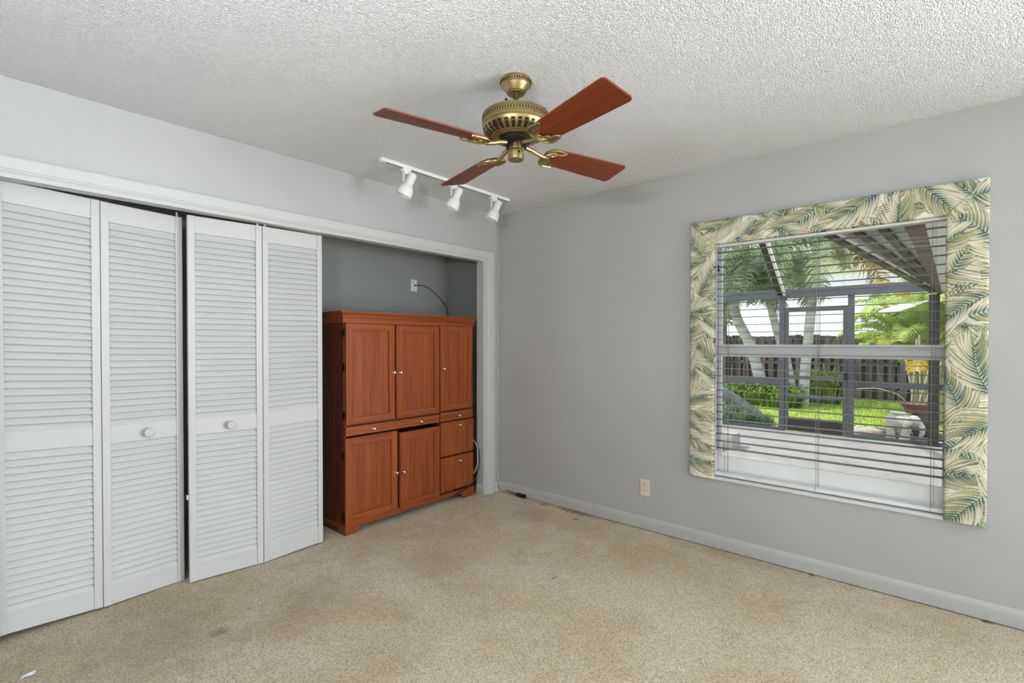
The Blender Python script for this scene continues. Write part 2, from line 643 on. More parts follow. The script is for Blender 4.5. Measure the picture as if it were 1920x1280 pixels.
# ------------------------------------------------------------------ bifold louvred doors
def leaf(parent, p0, p1, zb0, zb1, knob_u=None, label=None, HT=2.000):
    """one louvred leaf whose room side runs from p0 to p1 on the floor plan"""
    p0, p1 = Vector((p0[0], p0[1], 0)), Vector((p1[0], p1[1], 0))
    L = (p1 - p0).length
    du = (p1 - p0) / L
    dn = Vector((-du.y, du.x, 0))      # away from the room

    def tf(q):
        u, d, z = q
        return p0 + du * u + dn * d + Vector((0, 0, z + zb0 + (zb1 - zb0) * u / L))
    th, st = 0.032, 0.033
    zt, zm0, zm1, zb = 1.905, 0.803, 0.893, 0.098
    f = MB(tf)
    f.box(0, st, 0, th, 0, HT); f.box(L - st, L, 0, th, 0, HT)
    for za, zc in ((0, zb), (zm0, zm1), (zt, HT)):
        f.box(st, L - st, 0.004, th - 0.004, za, zc)
    fr = f.build('leaf', MDOOR, parent, bevel=0.0015, label=label)
    s = MB(tf)
    for za, zc in ((zb, zm0), (zm1, zt)):
        k = round((zc - za) / 0.0325)
        h = (zc - za) / k
        for i in range(k):
            c = za + (i + 0.5) * h
            lo, hi = c - 0.55 * h, c + 0.62 * h
            sl = math.radians(26)
            dd, ex, ez = (hi - lo) * math.tan(sl), 0.0055 * math.cos(sl), 0.0055 * math.sin(sl)
            f0 = 0.003
            s.add([(st - .002, f0, lo), (L - st + .002, f0, lo), (L - st + .002, f0 + dd, hi), (st - .002, f0 + dd, hi),
                   (st - .002, f0 + ex, lo - ez), (L - st + .002, f0 + ex, lo - ez), (L - st + .002, f0 + dd + ex, hi - ez), (st - .002, f0 + dd + ex, hi - ez)],
                  [(0, 1, 2, 3), (7, 6, 5, 4), (0, 4, 5, 1), (3, 2, 6, 7), (0, 3, 7, 4), (1, 5, 6, 2)])
    s.build('louver_slats', MDOOR, fr)
    if knob_u is not None:
        c = tf((knob_u, 0.004, 0.842))
        k = MB()
        k.lathe([(0.010, 0), (0.010, 0.014), (0.016, 0.020), (0.023, 0.027), (0.0245, 0.033), (0.0215, 0.039), (0.012, 0.043), (0.0, 0.0435)], c, -dn, 24)
        k.build('door_knob', MDOOR, fr, smooth=True)
    pv = MB()
    pv.lathe([(0.005, 0), (0.005, 0.022), (0.003, 0.026)], tf((0.02 if knob_u is None else (L - 0.02 if knob_u > L / 2 else 0.02), th / 2, HT)), (0, 0, 1), 10)
    pv.build('pivot_pin', MPVC, fr)
    return fr


d1 = empty('door_1', (-2.74, 0.117, 0), 'grey-white louvred bifold closet door hanging crooked at the frame edge', 'closet door', None, 'structure')
leaf(d1, (-3.105, 0.106), (-2.738, 0.118), 0.030, 0.011)
leaf(d1, (-2.735, 0.118), (-2.378, 0.162), 0.009, -0.004 + 0.006, 0.188)
d2 = empty('door_2', (-2.0, 0.045, 0), 'grey-white louvred bifold closet door standing beside the wood armoire', 'closet door', None, 'structure')
leaf(d2, (-2.374, 0.086), (-2.003, 0.046), 0.008, 0.006, 0.202, HT=1.998)
leaf(d2, (-1.999, 0.045), (-1.620, 0.062), 0.006, 0.013, HT=1.998)
hg = MB()
hg.box(-2.384, -2.372, 0.092, 0.104, 0.462, 0.486)
hg.build('door_catch', MDOOR, d2)

# ------------------------------------------------------------------ cherry armoire
AY, AD = 0.062, 0.545     # front of the doors, back of the carcass
BL, BR = -1.458, -0.246
arm = empty('armoire', (-0.85, 0.3, 0), 'cherry wood computer armoire standing in the closet opening', 'armoire')
b = MB()
b.box(BL, BL + 0.018, AY + 0.020, AD, 0.0, 1.470); b.box(BR - 0.018, BR, AY + 0.020, AD, 0.0, 1.470)
b.box(BL, BR, AD - 0.008, AD, 0.05, 1.470); b.box(BL, BR, AY + 0.024, AD, 1.452, 1.470); b.box(BL + .018, BR - .018, AY + 0.024, AD - .01, 0.085, 0.100)
b.box(-0.628, -0.618, AY + 0.024, AD - 0.01, 0.10, 1.452)
b.build('carcass', MCHDARK, arm, bevel=0.001)
g = MB()
g.box(-1.452, -0.632, AY + 0.022, AY + 0.032, 0.715, 1.452); g.box(-1.452, -0.632, AY + 0.24, AY + 0.25, 0.10, 0.715)
g.box(-0.616, -0.25, AY + 0.022, AY + 0.032, 0.10, 1.452); g.box(-1.452, -0.632, AY + 0.022, AY + 0.032, 0.05, 0.50)
g.build('inner_board', MCHDARK, arm)
# crown: moulding profile swept around left, front and right
cp = [(0.0, 1.452), (0.012, 1.452), (0.012, 1.482), (0.020, 1.486), (0.020, 1.494), (0.030, 1.512), (0.040, 1.519), (0.040, 1.530), (0.0, 1.530)]
c = MB()
ring = []
for (x, y, sx, sy) in ((BL, AD, -1, 0), (BL, AY + 0.016, -1, -1), (BR, AY + 0.016, 1, -1), (BR, AD, 1, 0)):
    ring.append([(x + sx * o * 0.75, y + sy * o * 0.75, z) for o, z in cp])
n = len(cp)
vs = [p for r in ring for p in r]
fs = []
for k in range(3):
    for i in range(n):
        j = (i + 1) % n
        fs.append((k * n + i, k * n + j, (k + 1) * n + j, (k + 1) * n + i))
fs.append(tuple(range(n))); fs.append(tuple(range(3 * n, 4 * n)))
fs.append((n - 1, 2 * n - 1, 3 * n - 1, 4 * n - 1))
c.add(vs, fs)
c.build('crown_moulding', MCHERRYX, arm, bevel=0.001)
# base with bracket feet: outline in x, z
bz = 0.066
out = [(BL - 0.002, 0.0), (-1.382, 0.0), (-1.374, 0.012), (-1.362, 0.018), (-1.352, 0.034), (-1.325, 0.044), (-1.29, 0.046), (-0.45, 0.046), (-0.405, 0.044), (-0.385, 0.034), (-0.375, 0.018), (-0.362, 0.012), (-0.355, 0.0), (BR + 0.002, 0.0), (BR + 0.002, bz + 0.016), (BL - 0.002, bz + 0.016)]
p = MB()
p.prism(out, lambda u, v, t: (u, t, v), AY - 0.004, AY + 0.018)
so = [(AY - 0.004, 0.0), (AY + 0.075, 0.0), (AY + 0.090, 0.018), (AY + 0.11, 0.040), (AD - 0.11, 0.040), (AD - 0.075, 0.012), (AD - 0.07, 0.0), (AD, 0.0), (AD, bz), (AY - 0.004, bz)]
p.prism(so, lambda u, v, t: (t, u, v), BL - 0.003, BL + 0.001)
p.build('base_board', MCHERRYX, arm, bevel=0.0012)


def shaker(name, x0, x1, z0, z1, st=0.050, kx=None, kz=None, hinge=None, y=AY, open_=0.0):
    def tf(q):   # turned slightly about the hinge side
        x, yy, z = q
        if open_ and hinge is not None:
            hx = x0 if hinge < 0 else x1
            a = open_ * (-hinge)
            dx, dy = x - hx, yy - y
            return (hx + dx * math.cos(a) + dy * math.sin(a), y - abs(dx) * math.sin(open_) + dy, z)
        return q
    q = MB(tf)
    q.box(x0 + 0.004, x1 - 0.004, y + 0.0115, y + 0.017, z0 + 0.004, z1 - 0.004)
    fr = q.build(name, MCHERRY, arm)
    for xa in (x0, x1 - st):
        d = MB(tf); d.box(xa, xa + st, y, y + 0.019, z0, z1)
        d.build('door_stile', MCHERRY, fr, bevel=0.0015)
    for za in (z0, z1 - st):
        r = MB(tf); r.box(x0 + st, x1 - st, y + 0.0008, y + 0.018, za, za + st)
        r.build('door_rail', MCHERRYX, fr, bevel=0.0015)
    if kx is not None:
        knob(fr, kx, kz, tf((kx, y, kz))[1])
    if hinge is not None:
        for hz in ((z0 + 0.065), (z0 + z1) / 2 + 0.05, (z1 - 0.065)) if (z1 - z0) > 0.62 else ((z0 + 0.05), (z1 - 0.12)):
            h = MB()
            hx = x0 if hinge < 0 else x1
            h.box(hx + hinge * 0.010, hx - hinge * 0.0015, y + 0.016, y + 0.036, hz - 0.026, hz + 0.026)
            h.tube([(hx + hinge * 0.006, y + 0.014, hz - 0.028), (hx + hinge * 0.006, y + 0.014, hz + 0.028)], 0.005, 8)
            h.build('hinge', MHINGE, fr, label='dark metal hinge')
    return fr


def knob(parent, x, z, y):
    k = MB()
    k.lathe([(0.0095, 0), (0.0095, 0.002), (0.005, 0.005), (0.005, 0.012), (0.010, 0.016), (0.0125, 0.021), (0.0115, 0.026), (0.006, 0.029), (0.0, 0.0295)], (x, y, z), (0, -1, 0), 20)
    k.build('knob', MNICKEL, parent, smooth=True, label='satin nickel knob')


shaker('upper_door', -1.449, -1.054, 0.752, 1.446, 0.048, -1.068, 1.096, -1)
shaker('upper_door', -1.041, -0.628, 0.752, 1.444, 0.050, -1.014, 1.095, 1, AY, 0.012)
shaker('upper_door', -0.614, -0.256, 0.762, 1.450, 0.050, -0.588, 1.105, 1)
shaker('lower_door', -1.456, -1.031, 0.074, 0.662, 0.056, -1.049, 0.352, -1)
shaker('lower_door', -1.016, -0.625, 0.070, 0.644, 0.052, -0.990, 0.350, 1, AY, 0.02)


def drawer(name, x0, x1, z0, z1, knobs, y=AY, depth=0.3):
    d = MB()
    d.box(x0, x1, y, y + 0.019, z0, z1)
    fr = d.build(name, MCHERRYX if (z1 - z0) < 0.15 else MCHERRY, arm, bevel=0.0025)
    q = MB()
    q.box(x0 + 0.02, x1 - 0.02, y + 0.019, y + depth, z0 + 0.012, z1 - 0.012)
    q.build('drawer_box', MCHDARK, fr)
    for kx, kz in knobs:
        knob(fr, kx, kz, y)
    return fr


drawer('keyboard_drawer', -1.456, -0.632, 0.676, 0.739, [(-1.243, 0.705), (-0.824, 0.706)], AY - 0.006, 0.2)
drawer('slim_drawer', -0.616, -0.252, 0.678, 0.746, [(-0.419, 0.708)])
drawer('file_drawer', -0.615, -0.250, 0.392, 0.664, [(-0.416, 0.628)], AY - 0.004)
drawer('file_drawer', -0.614, -0.248, 0.098, 0.374, [(-0.413, 0.330)])
fa = MB(); fa.box(BL + 0.002, -0.640, AY + 0.004, AY + 0.02, 1.449, 1.456); fa.box(-0.640, BR, AY + 0.008, AY + 0.02, 1.451, 1.456)
fa.build('frieze_strip', MCHERRYX, arm)

# ------------------------------------------------------------------ closet wall plate and cables
pl = empty('wall_plate', (-0.444, CLB, 1.83), 'white cable wall plate high on the closet back wall', 'wall plate')
m = MB(); m.box(-0.478, -0.409, CLB - 0.006, CLB, 1.778, 1.884); m.build('plate', MPLATE, pl, bevel=0.003)
m = MB()
m.lathe([(0.006, 0), (0.006, 0.016), (0.004, 0.02)], (-0.437, CLB - 0.006, 1.833), (0, -1, 0), 12); m.build('jack', MDARK, pl, smooth=True)
for z in (1.873, 1.790):
    m = MB()
    m.lathe([(0.003, 0), (0.0028, 0.002)], (-0.443, CLB - 0.006, z), (0, -1, 0), 10)
    m.build('plate_screw', MDARK, pl)


def spline(pts, k=8):
    pts = [Vector(p) for p in pts]
    P = [pts[0] * 2 - pts[1]] + pts + [pts[-1] * 2 - pts[-2]]
    out = []
    for i in range(1, len(P) - 2):
        a, b_, c_, d_ = P[i - 1], P[i], P[i + 1], P[i + 2]
        for j in range(k):
            t = j / k
            out.append(0.5 * ((2 * b_) + (c_ - a) * t + (2 * a - 5 * b_ + 4 * c_ - d_) * t * t + (3 * b_ - a - 3 * c_ + d_) * t ** 3))
    out.append(pts[-1])
    return out


def cable(name, pts, r, mat, label, cat='cable', group=None, k=8):
    m_ = MB()
    m_.tube(spline(pts, k), r, 8)
    return m_.build(name, mat, None, True, label=label, cat=cat, group=group, org=pts[0])


cable('coaxial_cable', [(-0.437, 0.604, 1.833), (-0.40, 0.590, 1.834), (-0.345, 0.575, 1.826), (-0.26, 0.57, 1.782), (-0.185, 0.570, 1.727), (-0.125, 0.573, 1.675), (-0.085, 0.575, 1.60), (-0.075, 0.577, 1.45), (-0.08, 0.577, 1.2)], 0.0036, MBLACK,
      'black cable drooping from the closet wall plate behind the armoire')
cable('power_cable', [(-0.236, 0.30, 0.55), (-0.222, 0.12, 0.50), (-0.205, 0.045, 0.40), (-0.210, 0.030, 0.28), (-0.232, 0.030, 0.19), (-0.28, 0.030, 0.13), (-0.36, 0.038, 0.085), (-0.45, 0.044, 0.058), (-0.50, 0.05, 0.045)], 0.0042, MBLACK,
      'black cable looping around the right side of the armoire')
cable('phone_cable', [(-0.240, 0.30, 0.54), (-0.228, 0.13, 0.50), (-0.214, 0.052, 0.42), (-0.214, 0.040, 0.32), (-0.226, 0.045, 0.24), (-0.236, 0.09, 0.17), (-0.238, 0.25, 0.10)], 0.0032, MPLATE,
      'white cable beside the black one right of the armoire')
lp = [(-0.235 + 0.085 * math.cos(t) * (1 + 0.1 * math.sin(2 * t)), -0.05 + 0.05 * math.sin(t), 0.004) for t in [i * 2 * PI / 14 + 0.5 for i in range(15)]]
cable('wire_loop', [(-0.20, 0.20, 0.004), (-0.19, 0.08, 0.004)] + lp, 0.0028, MCORD, 'thin pale wire loop lying on the carpet by the armoire foot', 'wire', None, 5)
cable('corner_cord', [(-0.335, -0.40, 2.425), (-0.30, -0.37, 2.434), (-0.15, -0.19, 2.434), (-0.02, -0.022, 2.432), (-0.010, -0.010, 2.40), (-0.010, -0.010, 2.0), (-0.011, -0.009, 1.5), (-0.010, -0.011, 1.0), (-0.011, -0.010, 0.5), (-0.012, -0.012, 0.12), (-0.022, -0.022, 0.075), (-0.024, -0.06, 0.045), (-0.025, -0.12, 0.030)], 0.0042, MCORD,
      'thin pale cord running up the corner to the track light', 'cord')
pa = MB()
pa.box(-0.044, -0.018, -0.345, -0.245, 0.004, 0.034)
pb = MB(); pb.tube([(-0.028, -0.255, 0.020), (-0.026, -0.18, 0.024), (-0.025, -0.125, 0.030)], [0.008, 0.006, 0.0046], 8)
ad = empty('power_adapter', (-0.03, -0.29, 0), 'dark inline cord switch lying against the baseboard in the corner', 'cord switch')
pa.build('switch_body', MBLACK, ad, bevel=0.008, seg=3); pb.build('cord_end', plain('grey_cord', (96, 96, 98), 0.6), ad, True)

# ------------------------------------------------------------------ wall outlet
oc = (-1.411, 0.2935)
ol = empty('wall_outlet', (0, oc[0], oc[1]), 'ivory double outlet low on the wall left of the window', 'outlet')
m = MB(); m.box(-0.006, 0.0, oc[0] - 0.035, oc[0] + 0.035, oc[1] - 0.057, oc[1] + 0.057); m.build('cover_plate', MIVORY, ol, bevel=0.004, seg=3)
for s in (0.0195, -0.0195):
    m = MB()
    m.prism([(0.0135 * math.cos(a), 0.0135 * math.sin(a) * 0.95) for a in [i * 2 * PI / 20 for i in range(20)]], lambda u, v, t, s=s: (t, oc[0] + u * 1.15, oc[1] + s + v), -0.0075, -0.004)
    f = m.build('receptacle', MIVORY, ol, True)
    m = MB()
    for dy, h in ((0.006, 0.0045), (-0.006, 0.0038)):
        m.box(-0.0082, -0.006, oc[0] + dy - 0.0013, oc[0] + dy + 0.0013, oc[1] + s + 0.001, oc[1] + s + 0.001 + 2 * h)
    m.lathe([(0.0024, 0), (0.0024, 0.0022)], (-0.006, oc[0], oc[1] + s - 0.006), (-1, 0, 0), 10)
    m.build('slot', MDARK, f)
m = MB(); m.lathe([(0.003, 0), (0.0025, 0.0015)], (-0.006, oc[0], oc[1]), (-1, 0, 0), 10); m.build('plate_screw', MIVORY, ol)

# ------------------------------------------------------------------ window
wi = empty('window_1', (0.08, (WY0 + WY1) / 2, WZ0), 'white single-hung window in the grey wall', 'window', None, 'structure')
m = MB()
m.box(-0.002, 0.152, WY0, WY0 + 0.004, WZ0, WZ1); m.box(-0.002, 0.152, WY1 - 0.004, WY1, WZ0, WZ1); m.box(-0.002, 0.152, WY0, WY1, WZ1 - 0.010, WZ1)
m.build('reveal_lining', MPVC, wi)
m = MB(); m.box(-0.016, 0.152, WY0 + 0.001, WY1 - 0.001, WZ0 + 0.002, WZ0 + 0.020); m.build('window_sill', MPVC, wi, bevel=0.004)
iy0, iy1 = WY0 + 0.004, WY1 - 0.004
m = MB()
m.box(0.060, 0.115, iy0, iy0 + 0.008, WZ0 + 0.02, WZ1 - 0.01); m.box(0.060, 0.115, iy1 - 0.008, iy1, WZ0 + 0.02, WZ1 - 0.01); m.box(0.060, 0.115, iy0, iy1, WZ1 - 0.03, WZ1 - 0.01); m.box(0.060, 0.115, iy0, iy1, WZ0 + 0.02, WZ0 + 0.060)
m.build('window_frame', MPVC, wi, bevel=0.002)
u = MB(); u.box(0.090, 0.112, iy0 + 0.008, iy1 - 0.008, 1.262, 1.304)
u.build('upper_sash', MPVC, wi, bevel=0.002)
l = MB()
l.box(0.064, 0.088, iy0 + 0.008, iy1 - 0.008, 1.226, 1.288); l.box(0.060, 0.064, iy0 + 0.008, iy1 - 0.008, 1.240, 1.250)
l.box(0.064, 0.088, iy0 + 0.008, iy1 - 0.008, 0.498, 0.585); l.box(0.064, 0.088, iy0 + 0.008, iy0 + 0.014, 0.585, 1.226); l.box(0.064, 0.088, iy1 - 0.014, iy1 - 0.008, 0.585, 1.226)
ls = l.build('lower_sash', MPVC, wi, bevel=0.003)
m = MB(); m.box(0.100, 0.102, iy0 + 0.006, iy1 - 0.006, 1.30, WZ1 - 0.028); m.build('upper_glass_pane', MGLASS, wi)
m = MB(); m.box(0.075, 0.077, iy0 + 0.012, iy1 - 0.012, 0.583, 1.228); m.build('lower_glass_pane', MGLASS, ls)

# ------------------------------------------------------------------ blind hanging in the window
SX = 0.028           # centre of the slats
bl = empty('window_blind', (SX, (WY0 + WY1) / 2, WZ1), 'horizontal slat blind lowered and opened inside the window', 'window blind')
by0, by1 = iy0 + 0.004, iy1 - 0.004
m = MB(); m.box(SX - 0.026, SX + 0.026, by0 - 0.002, by1 + 0.002, 1.922, WZ1 - 0.012); m.build('headrail', MWHITE, bl, bevel=0.003)
m = MB()
zs = []
z = 1.888
while z > 0.60:
    zs.append(z)
    z -= 0.0462
for z in zs:
    k = 6
    t0 = random.uniform(-0.0012, 0.0012)
    vs, fs = [], []
    for i in range(k + 1):
        a = -1 + 2 * i / k
        x = SX + a * 0.0245
        zz = z + 0.0012 * (1 - a * a) + t0
        vs += [(x, by0, zz), (x, by1, zz - 0.0), (x, by1, zz + 0.0018), (x, by0, zz + 0.0018)]
    for i in range(k):
        q = i * 4
        fs += [(q, q + 1, q + 5, q + 4), (q + 3, q + 7, q + 6, q + 2), (q + 1, q + 2, q + 6, q + 5), (q, q + 4, q + 7, q + 3)]
    fs += [(0, 3, 2, 1), (4 * k, 4 * k + 1, 4 * k + 2, 4 * k + 3)]
    m.add(vs, fs)
m.build('slats', MSLAT, bl, True)
m = MB(); m.box(SX - 0.025, SX + 0.025, by0, by1, 0.468, 0.488); m.build('bottom_rail', MWHITE, bl, bevel=0.004)
for cy_ in (-1.952, -2.449, -2.947):
    m = MB()
    for dx in (-0.0265, 0.0265):
        m.tube([(SX + dx, cy_, 1.925), (SX + dx, cy_, 0.470)], 0.0011, 6)
    m.tube([(SX, cy_ - 0.012, 1.925), (SX, cy_ - 0.012, 0.470)], 0.0010, 6)
    m.build('ladder_cord', MLADDER, bl)
m = MB(); m.tube([(SX - 0.034, -1.912, 1.925), (SX - 0.034, -1.910, 1.50), (SX - 0.034, -1.908, 0.63)], 0.0013, 6)
pc = m.build('pull_cord', MBLACK, bl)
m = MB(); m.lathe([(0.003, 0.016), (0.0065, 0.012), (0.006, 0.0), (0.0045, -0.006), (0.008, -0.016), (0.008, -0.020), (0.003, -0.024)], (SX - 0.034, -1.911, 1.790), (0, 0, 1), 14)
m.build('tassel', MBLACK, pc, True)

# ------------------------------------------------------------------ fabric covered cornice around the window
CX = -0.036
YL, YR, YLi, YRi, ZT, ZTi, ZB = -1.738, -3.150, -1.894, -2.996, 2.090, 1.934, 0.450
PX = 0.0012          # print resolution
PW, PHh = int((YL - YR + 0.08) / PX), int((ZT - ZB + 0.08) / PX)
PR = np.zeros((PHh, PW, 3), np.float32)
PR[:] = np.array(lin((222, 228, 214))[:3])
rng = np.random.default_rng(11)
TAN = [np.array(lin(c)[:3]) for c in ((200, 188, 156), (190, 181, 146), (206, 192, 168), (182, 176, 140), (212, 201, 178))]
GRN = [np.array(lin(c)[:3]) for c in ((84, 110, 94), (72, 102, 98), (112, 130, 92), (62, 88, 80), (136, 148, 104))]
INK = np.array(lin((52, 52, 46))[:3])
CRM = np.array(lin((224, 229, 215))[:3])


def splat(P, colr):
    ix = ((P[..., 0] - (YR - 0.04)) / PX).astype(int)
    iz = ((P[..., 1] - (ZB - 0.04)) / PX).astype(int)
    ok = (ix >= 0) & (ix < PW) & (iz >= 0) & (iz < PHh)
    PR[iz[ok], ix[ok]] = colr[ok]


def print_leaflet(base, ang, ln, curl, wd, tip):
    nt, ns = int(ln / 0.0008), 19
    t = np.linspace(0, 1, nt)[:, None]
    s = np.linspace(-1, 1, ns)[None, :]
    a = ang + curl * t
    # centre line by integrating direction
    cx = base[0] + np.cumsum(np.cos(a), 0) * ln / nt
    cz = base[1] + np.cumsum(np.sin(a), 0) * ln / nt
    wv = wd * np.sin(np.clip(t * 1.05, 0, 1) ** 0.62 * PI) ** 0.75 + 0.0003
    P = np.stack([cx - np.sin(a) * s * wv, cz + np.cos(a) * s * wv], -1)
    tn, gr = TAN[rng.integers(len(TAN))], GRN[rng.integers(len(GRN))]
    k = np.clip((t - tip) * 2.6 + 0.5, 0, 1)
    col = gr * (1 - k)[..., None] + tn * k[..., None] + np.zeros((nt, ns, 1))
    edge = np.broadcast_to(s > 0.55, (nt, ns))
    col[edge] = (col[edge] * 0.25 + gr * 0.75)
    lite = np.broadcast_to((s < -0.35), (nt, ns))
    col[lite] = col[lite] * 0.35 + CRM * 0.65
    splat(P, col)


def print_frond(c, ang, L, bend, side_len, spread=1.0):
    n = int(L / 0.0155)
    a = ang
    x, z_ = c
    pts = []
    for i in range(n):
        pts.append((x, z_, a))
        x += math.cos(a) * L / n
        z_ += math.sin(a) * L / n
        a += bend / n
    for i, (x, z_, a) in enumerate(pts):
        f = i / n
        ll = side_len * (0.45 + 0.55 * math.sin(PI * min(1, f * 0.85 + 0.15))) * rng.uniform(0.9, 1.08)
        for sd in (1, -1):
            op = (1.05 - 0.55 * f) * spread
            print_leaflet((x, z_), a + sd * op, ll, -sd * rng.uniform(0.45, 0.8), 0.0072, rng.uniform(0.18, 0.36))
    P = np.array([[p[0], p[1]] for p in pts])
    q = np.repeat(np.linspace(P[:-1], P[1:], 20, axis=1).reshape(-1, 2)[:, None, :], 3, 1)
    q[:, 0, 0] -= 0.0012; q[:, 2, 0] += 0.0012
    splat(q, np.broadcast_to(INK * 1.6 + 0.03, q.shape[:2] + (3,)).copy())


def print_line(p0, p1, wd):
    t = np.linspace(0, 1, 900)[:, None]
    s = np.linspace(-wd, wd, 5)[None, :]
    dx, dz = p1[0] - p0[0], p1[1] - p0[1]
    ln = math.hypot(dx, dz)
    P = np.stack([p0[0] + dx * t - dz / ln * s, p0[1] + dz * t + dx / ln * s], -1)
    splat(P, np.broadcast_to(INK * 2.5, P.shape[:2] + (3,)).copy())


cells = []
step = 0.135
yy = YR - 0.05
while yy < YL + 0.1:
    zz = ZB - 0.05
    while zz < ZT + 0.1:
        inside = (YRi + 0.14 < yy < YLi - 0.14) and zz < ZTi - 0.14
        if not inside:
            cells.append((yy + rng.uniform(-0.03, 0.03), zz + rng.uniform(-0.03, 0.03)))
        zz += step
    yy += step
rng.shuffle(cells)
for i, (cy_, cz_) in enumerate(cells):
    ang = [0.7, 2.3, -0.5, 3.7, 1.2, 0.2, 2.8][i % 7] + rng.uniform(-0.35, 0.35)
    L = rng.uniform(0.22, 0.32)
    print_frond((cy_ - math.cos(ang) * L / 2, cz_ - math.sin(ang) * L / 2), ang, L, rng.uniform(-0.7, 0.7), rng.uniform(0.13, 0.18), rng.uniform(0.85, 1.1))
# bare cross hatched twigs printed over the leaves
for i in range(16):
    c_ = cells[(i * 3) % len(cells)]
    a = rng.uniform(0, 2 * PI)
    for k in range(4):
        ox, oz = -math.sin(a) * k * 0.012, math.cos(a) * k * 0.012
        print_line((c_[0] + ox, c_[1] + oz), (c_[0] + ox + math.cos(a) * 0.06, c_[1] + oz + math.sin(a) * 0.06), 0.0008)


_b = np.pad(PR, ((1, 1), (1, 1), (0, 0)), mode='edge')
PR = (_b[1:-1, 1:-1] * 2 + _b[:-2, 1:-1] + _b[2:, 1:-1] + _b[1:-1, :-2] + _b[1:-1, 2:]) / 6.0


def cornice_part(name, parent, kind):
    """padded board: width profile with rounded edges, swept along the length; kind = 'top', 'left', 'right'"""
    W = 1.0
    wid = 0.156
    prof = []
    rr = 0.014
    prof += [(0.0, CX * k / 4) for k in range(0, 3)]
    for k in range(0, 7):
        a = PI / 2 * k / 6
        prof.append((rr - rr * math.cos(a), CX + rr - rr * math.sin(a)))
    nflat = 104
    for k in range(1, nflat):
        v = rr + (wid - 2 * rr) * k / nflat
        prof.append((v, CX - 0.004 * math.sin(PI * (v - rr) / (wid - 2 * rr))))
    for k in range(0, 7):
        a = PI / 2 * k / 6
        prof.append((wid - rr + rr * math.sin(a), CX + rr - rr * math.cos(a)))
    prof += [(wid, CX * (1 - k / 3) + 0.0) for k in range(1, 4)]
    npf = len(prof)
    nl = 820 if kind == 'top' else 950
    vs = np.zeros((nl, npf, 3), np.float32)
    vv = np.array([p[0] for p in prof]) / wid       # 0 = outer edge, 1 = inner edge
    xx = np.array([p[1] for p in prof])
    t = np.linspace(0, 1, nl)[:, None]
    if kind == 'top':
        ya = YR + (YRi - YR) * vv
        yb = YL + (YLi - YL) * vv
        Y = ya + (yb - ya) * t
        Z = np.broadcast_to(ZT + (ZTi - ZT) * vv, Y.shape)
    else:
        yo, yi = (YL, YLi) if kind == 'left' else (YR, YRi)
        za = np.full(npf, ZB)
        zb_ = ZT + (ZTi - ZT) * vv
        Z = za + (zb_ - za) * t
        Y = np.broadcast_to(yo + (yi - yo) * vv, Z.shape)
    vs[..., 0] = xx
    vs[..., 1] = Y
    vs[..., 2] = Z
    V = vs.reshape(-1, 3)
    idx = np.arange(nl * npf).reshape(nl, npf)
    F = np.stack([idx[:-1, :-1], idx[1:, :-1], idx[1:, 1:], idx[:-1, 1:]], -1).reshape(-1, 4)
    if kind == 'left':
        F = F[:, ::-1]
    if kind == 'top':
        F = F[:, :]
    o0 = origin_of(parent)
    me = bpy.data.meshes.new(name)
    endcap = [tuple(int(i) for i in idx[0]), tuple(int(i) for i in idx[-1])]
    me.from_pydata((V - np.array(o0)).tolist(), [], [tuple(q) for q in F.tolist()] + endcap)
    bm = bmesh.new(); bm.from_mesh(me)
    bmesh.ops.recalc_face_normals(bm, faces=bm.faces)
    bm.to_mesh(me); bm.free()
    ca = me.color_attributes.new('print', 'FLOAT_COLOR', 'POINT')
    # fabric wraps over the edges: the print goes on along the sides
    off = np.where(vv <= 0, np.abs(xx - (CX + rr)) * np.sign(xx - (CX + rr)).clip(0), 0)
    Yp, Zp = Y.copy(), Z.copy()
    if kind == 'top':
        Zp = Zp + off
    else:
        Yp = Yp + off * (1 if kind == 'left' else -1)
    ix = np.clip(((Yp - (YR - 0.04)) / PX), 0, PW - 1.01)
    iz = np.clip(((Zp - (ZB - 0.04)) / PX), 0, PHh - 1.01)
    c4 = np.ones((nl, npf, 4), np.float32)
    c4[..., :3] = PR[iz.astype(int), ix.astype(int)]
    ca.data.foreach_set('color', c4.reshape(-1))
    me.materials.append(MFABRIC)
    me.polygons.foreach_set('use_smooth', [True] * len(F) + [False, False])
    o = bpy.data.objects.new(name, me)
    COL.objects.link(o)
    o.parent = parent
    return o


co = empty('window_cornice', (0, (YL + YR) / 2, ZB), 'padded window surround covered in green and tan palm leaf fabric', 'window cornice')
cornice_part('top_board', co, 'top')
cornice_part('side_board', co, 'left')
cornice_part('side_board', co, 'right')
m = MB()
for (y0, y1, z0, z1) in ((YL, YLi, ZT, ZTi), (YR, YRi, ZT, ZTi)):
    m.tube([(CX + 0.010, y0, z0), (CX - 0.0005, y0 + (y1 - y0) * 0.1, z0 + (z1 - z0) * 0.1), (CX - 0.0035, (y0 + y1) / 2, (z0 + z1) / 2), (CX - 0.0005, y1 + (y0 - y1) * 0.1, z1 + (z0 - z1) * 0.1), (CX + 0.010, y1, z1)], 0.0014, 6)
m.build('mitre_seam', plain('dark_seam', (70, 66, 52), 0.9), co)

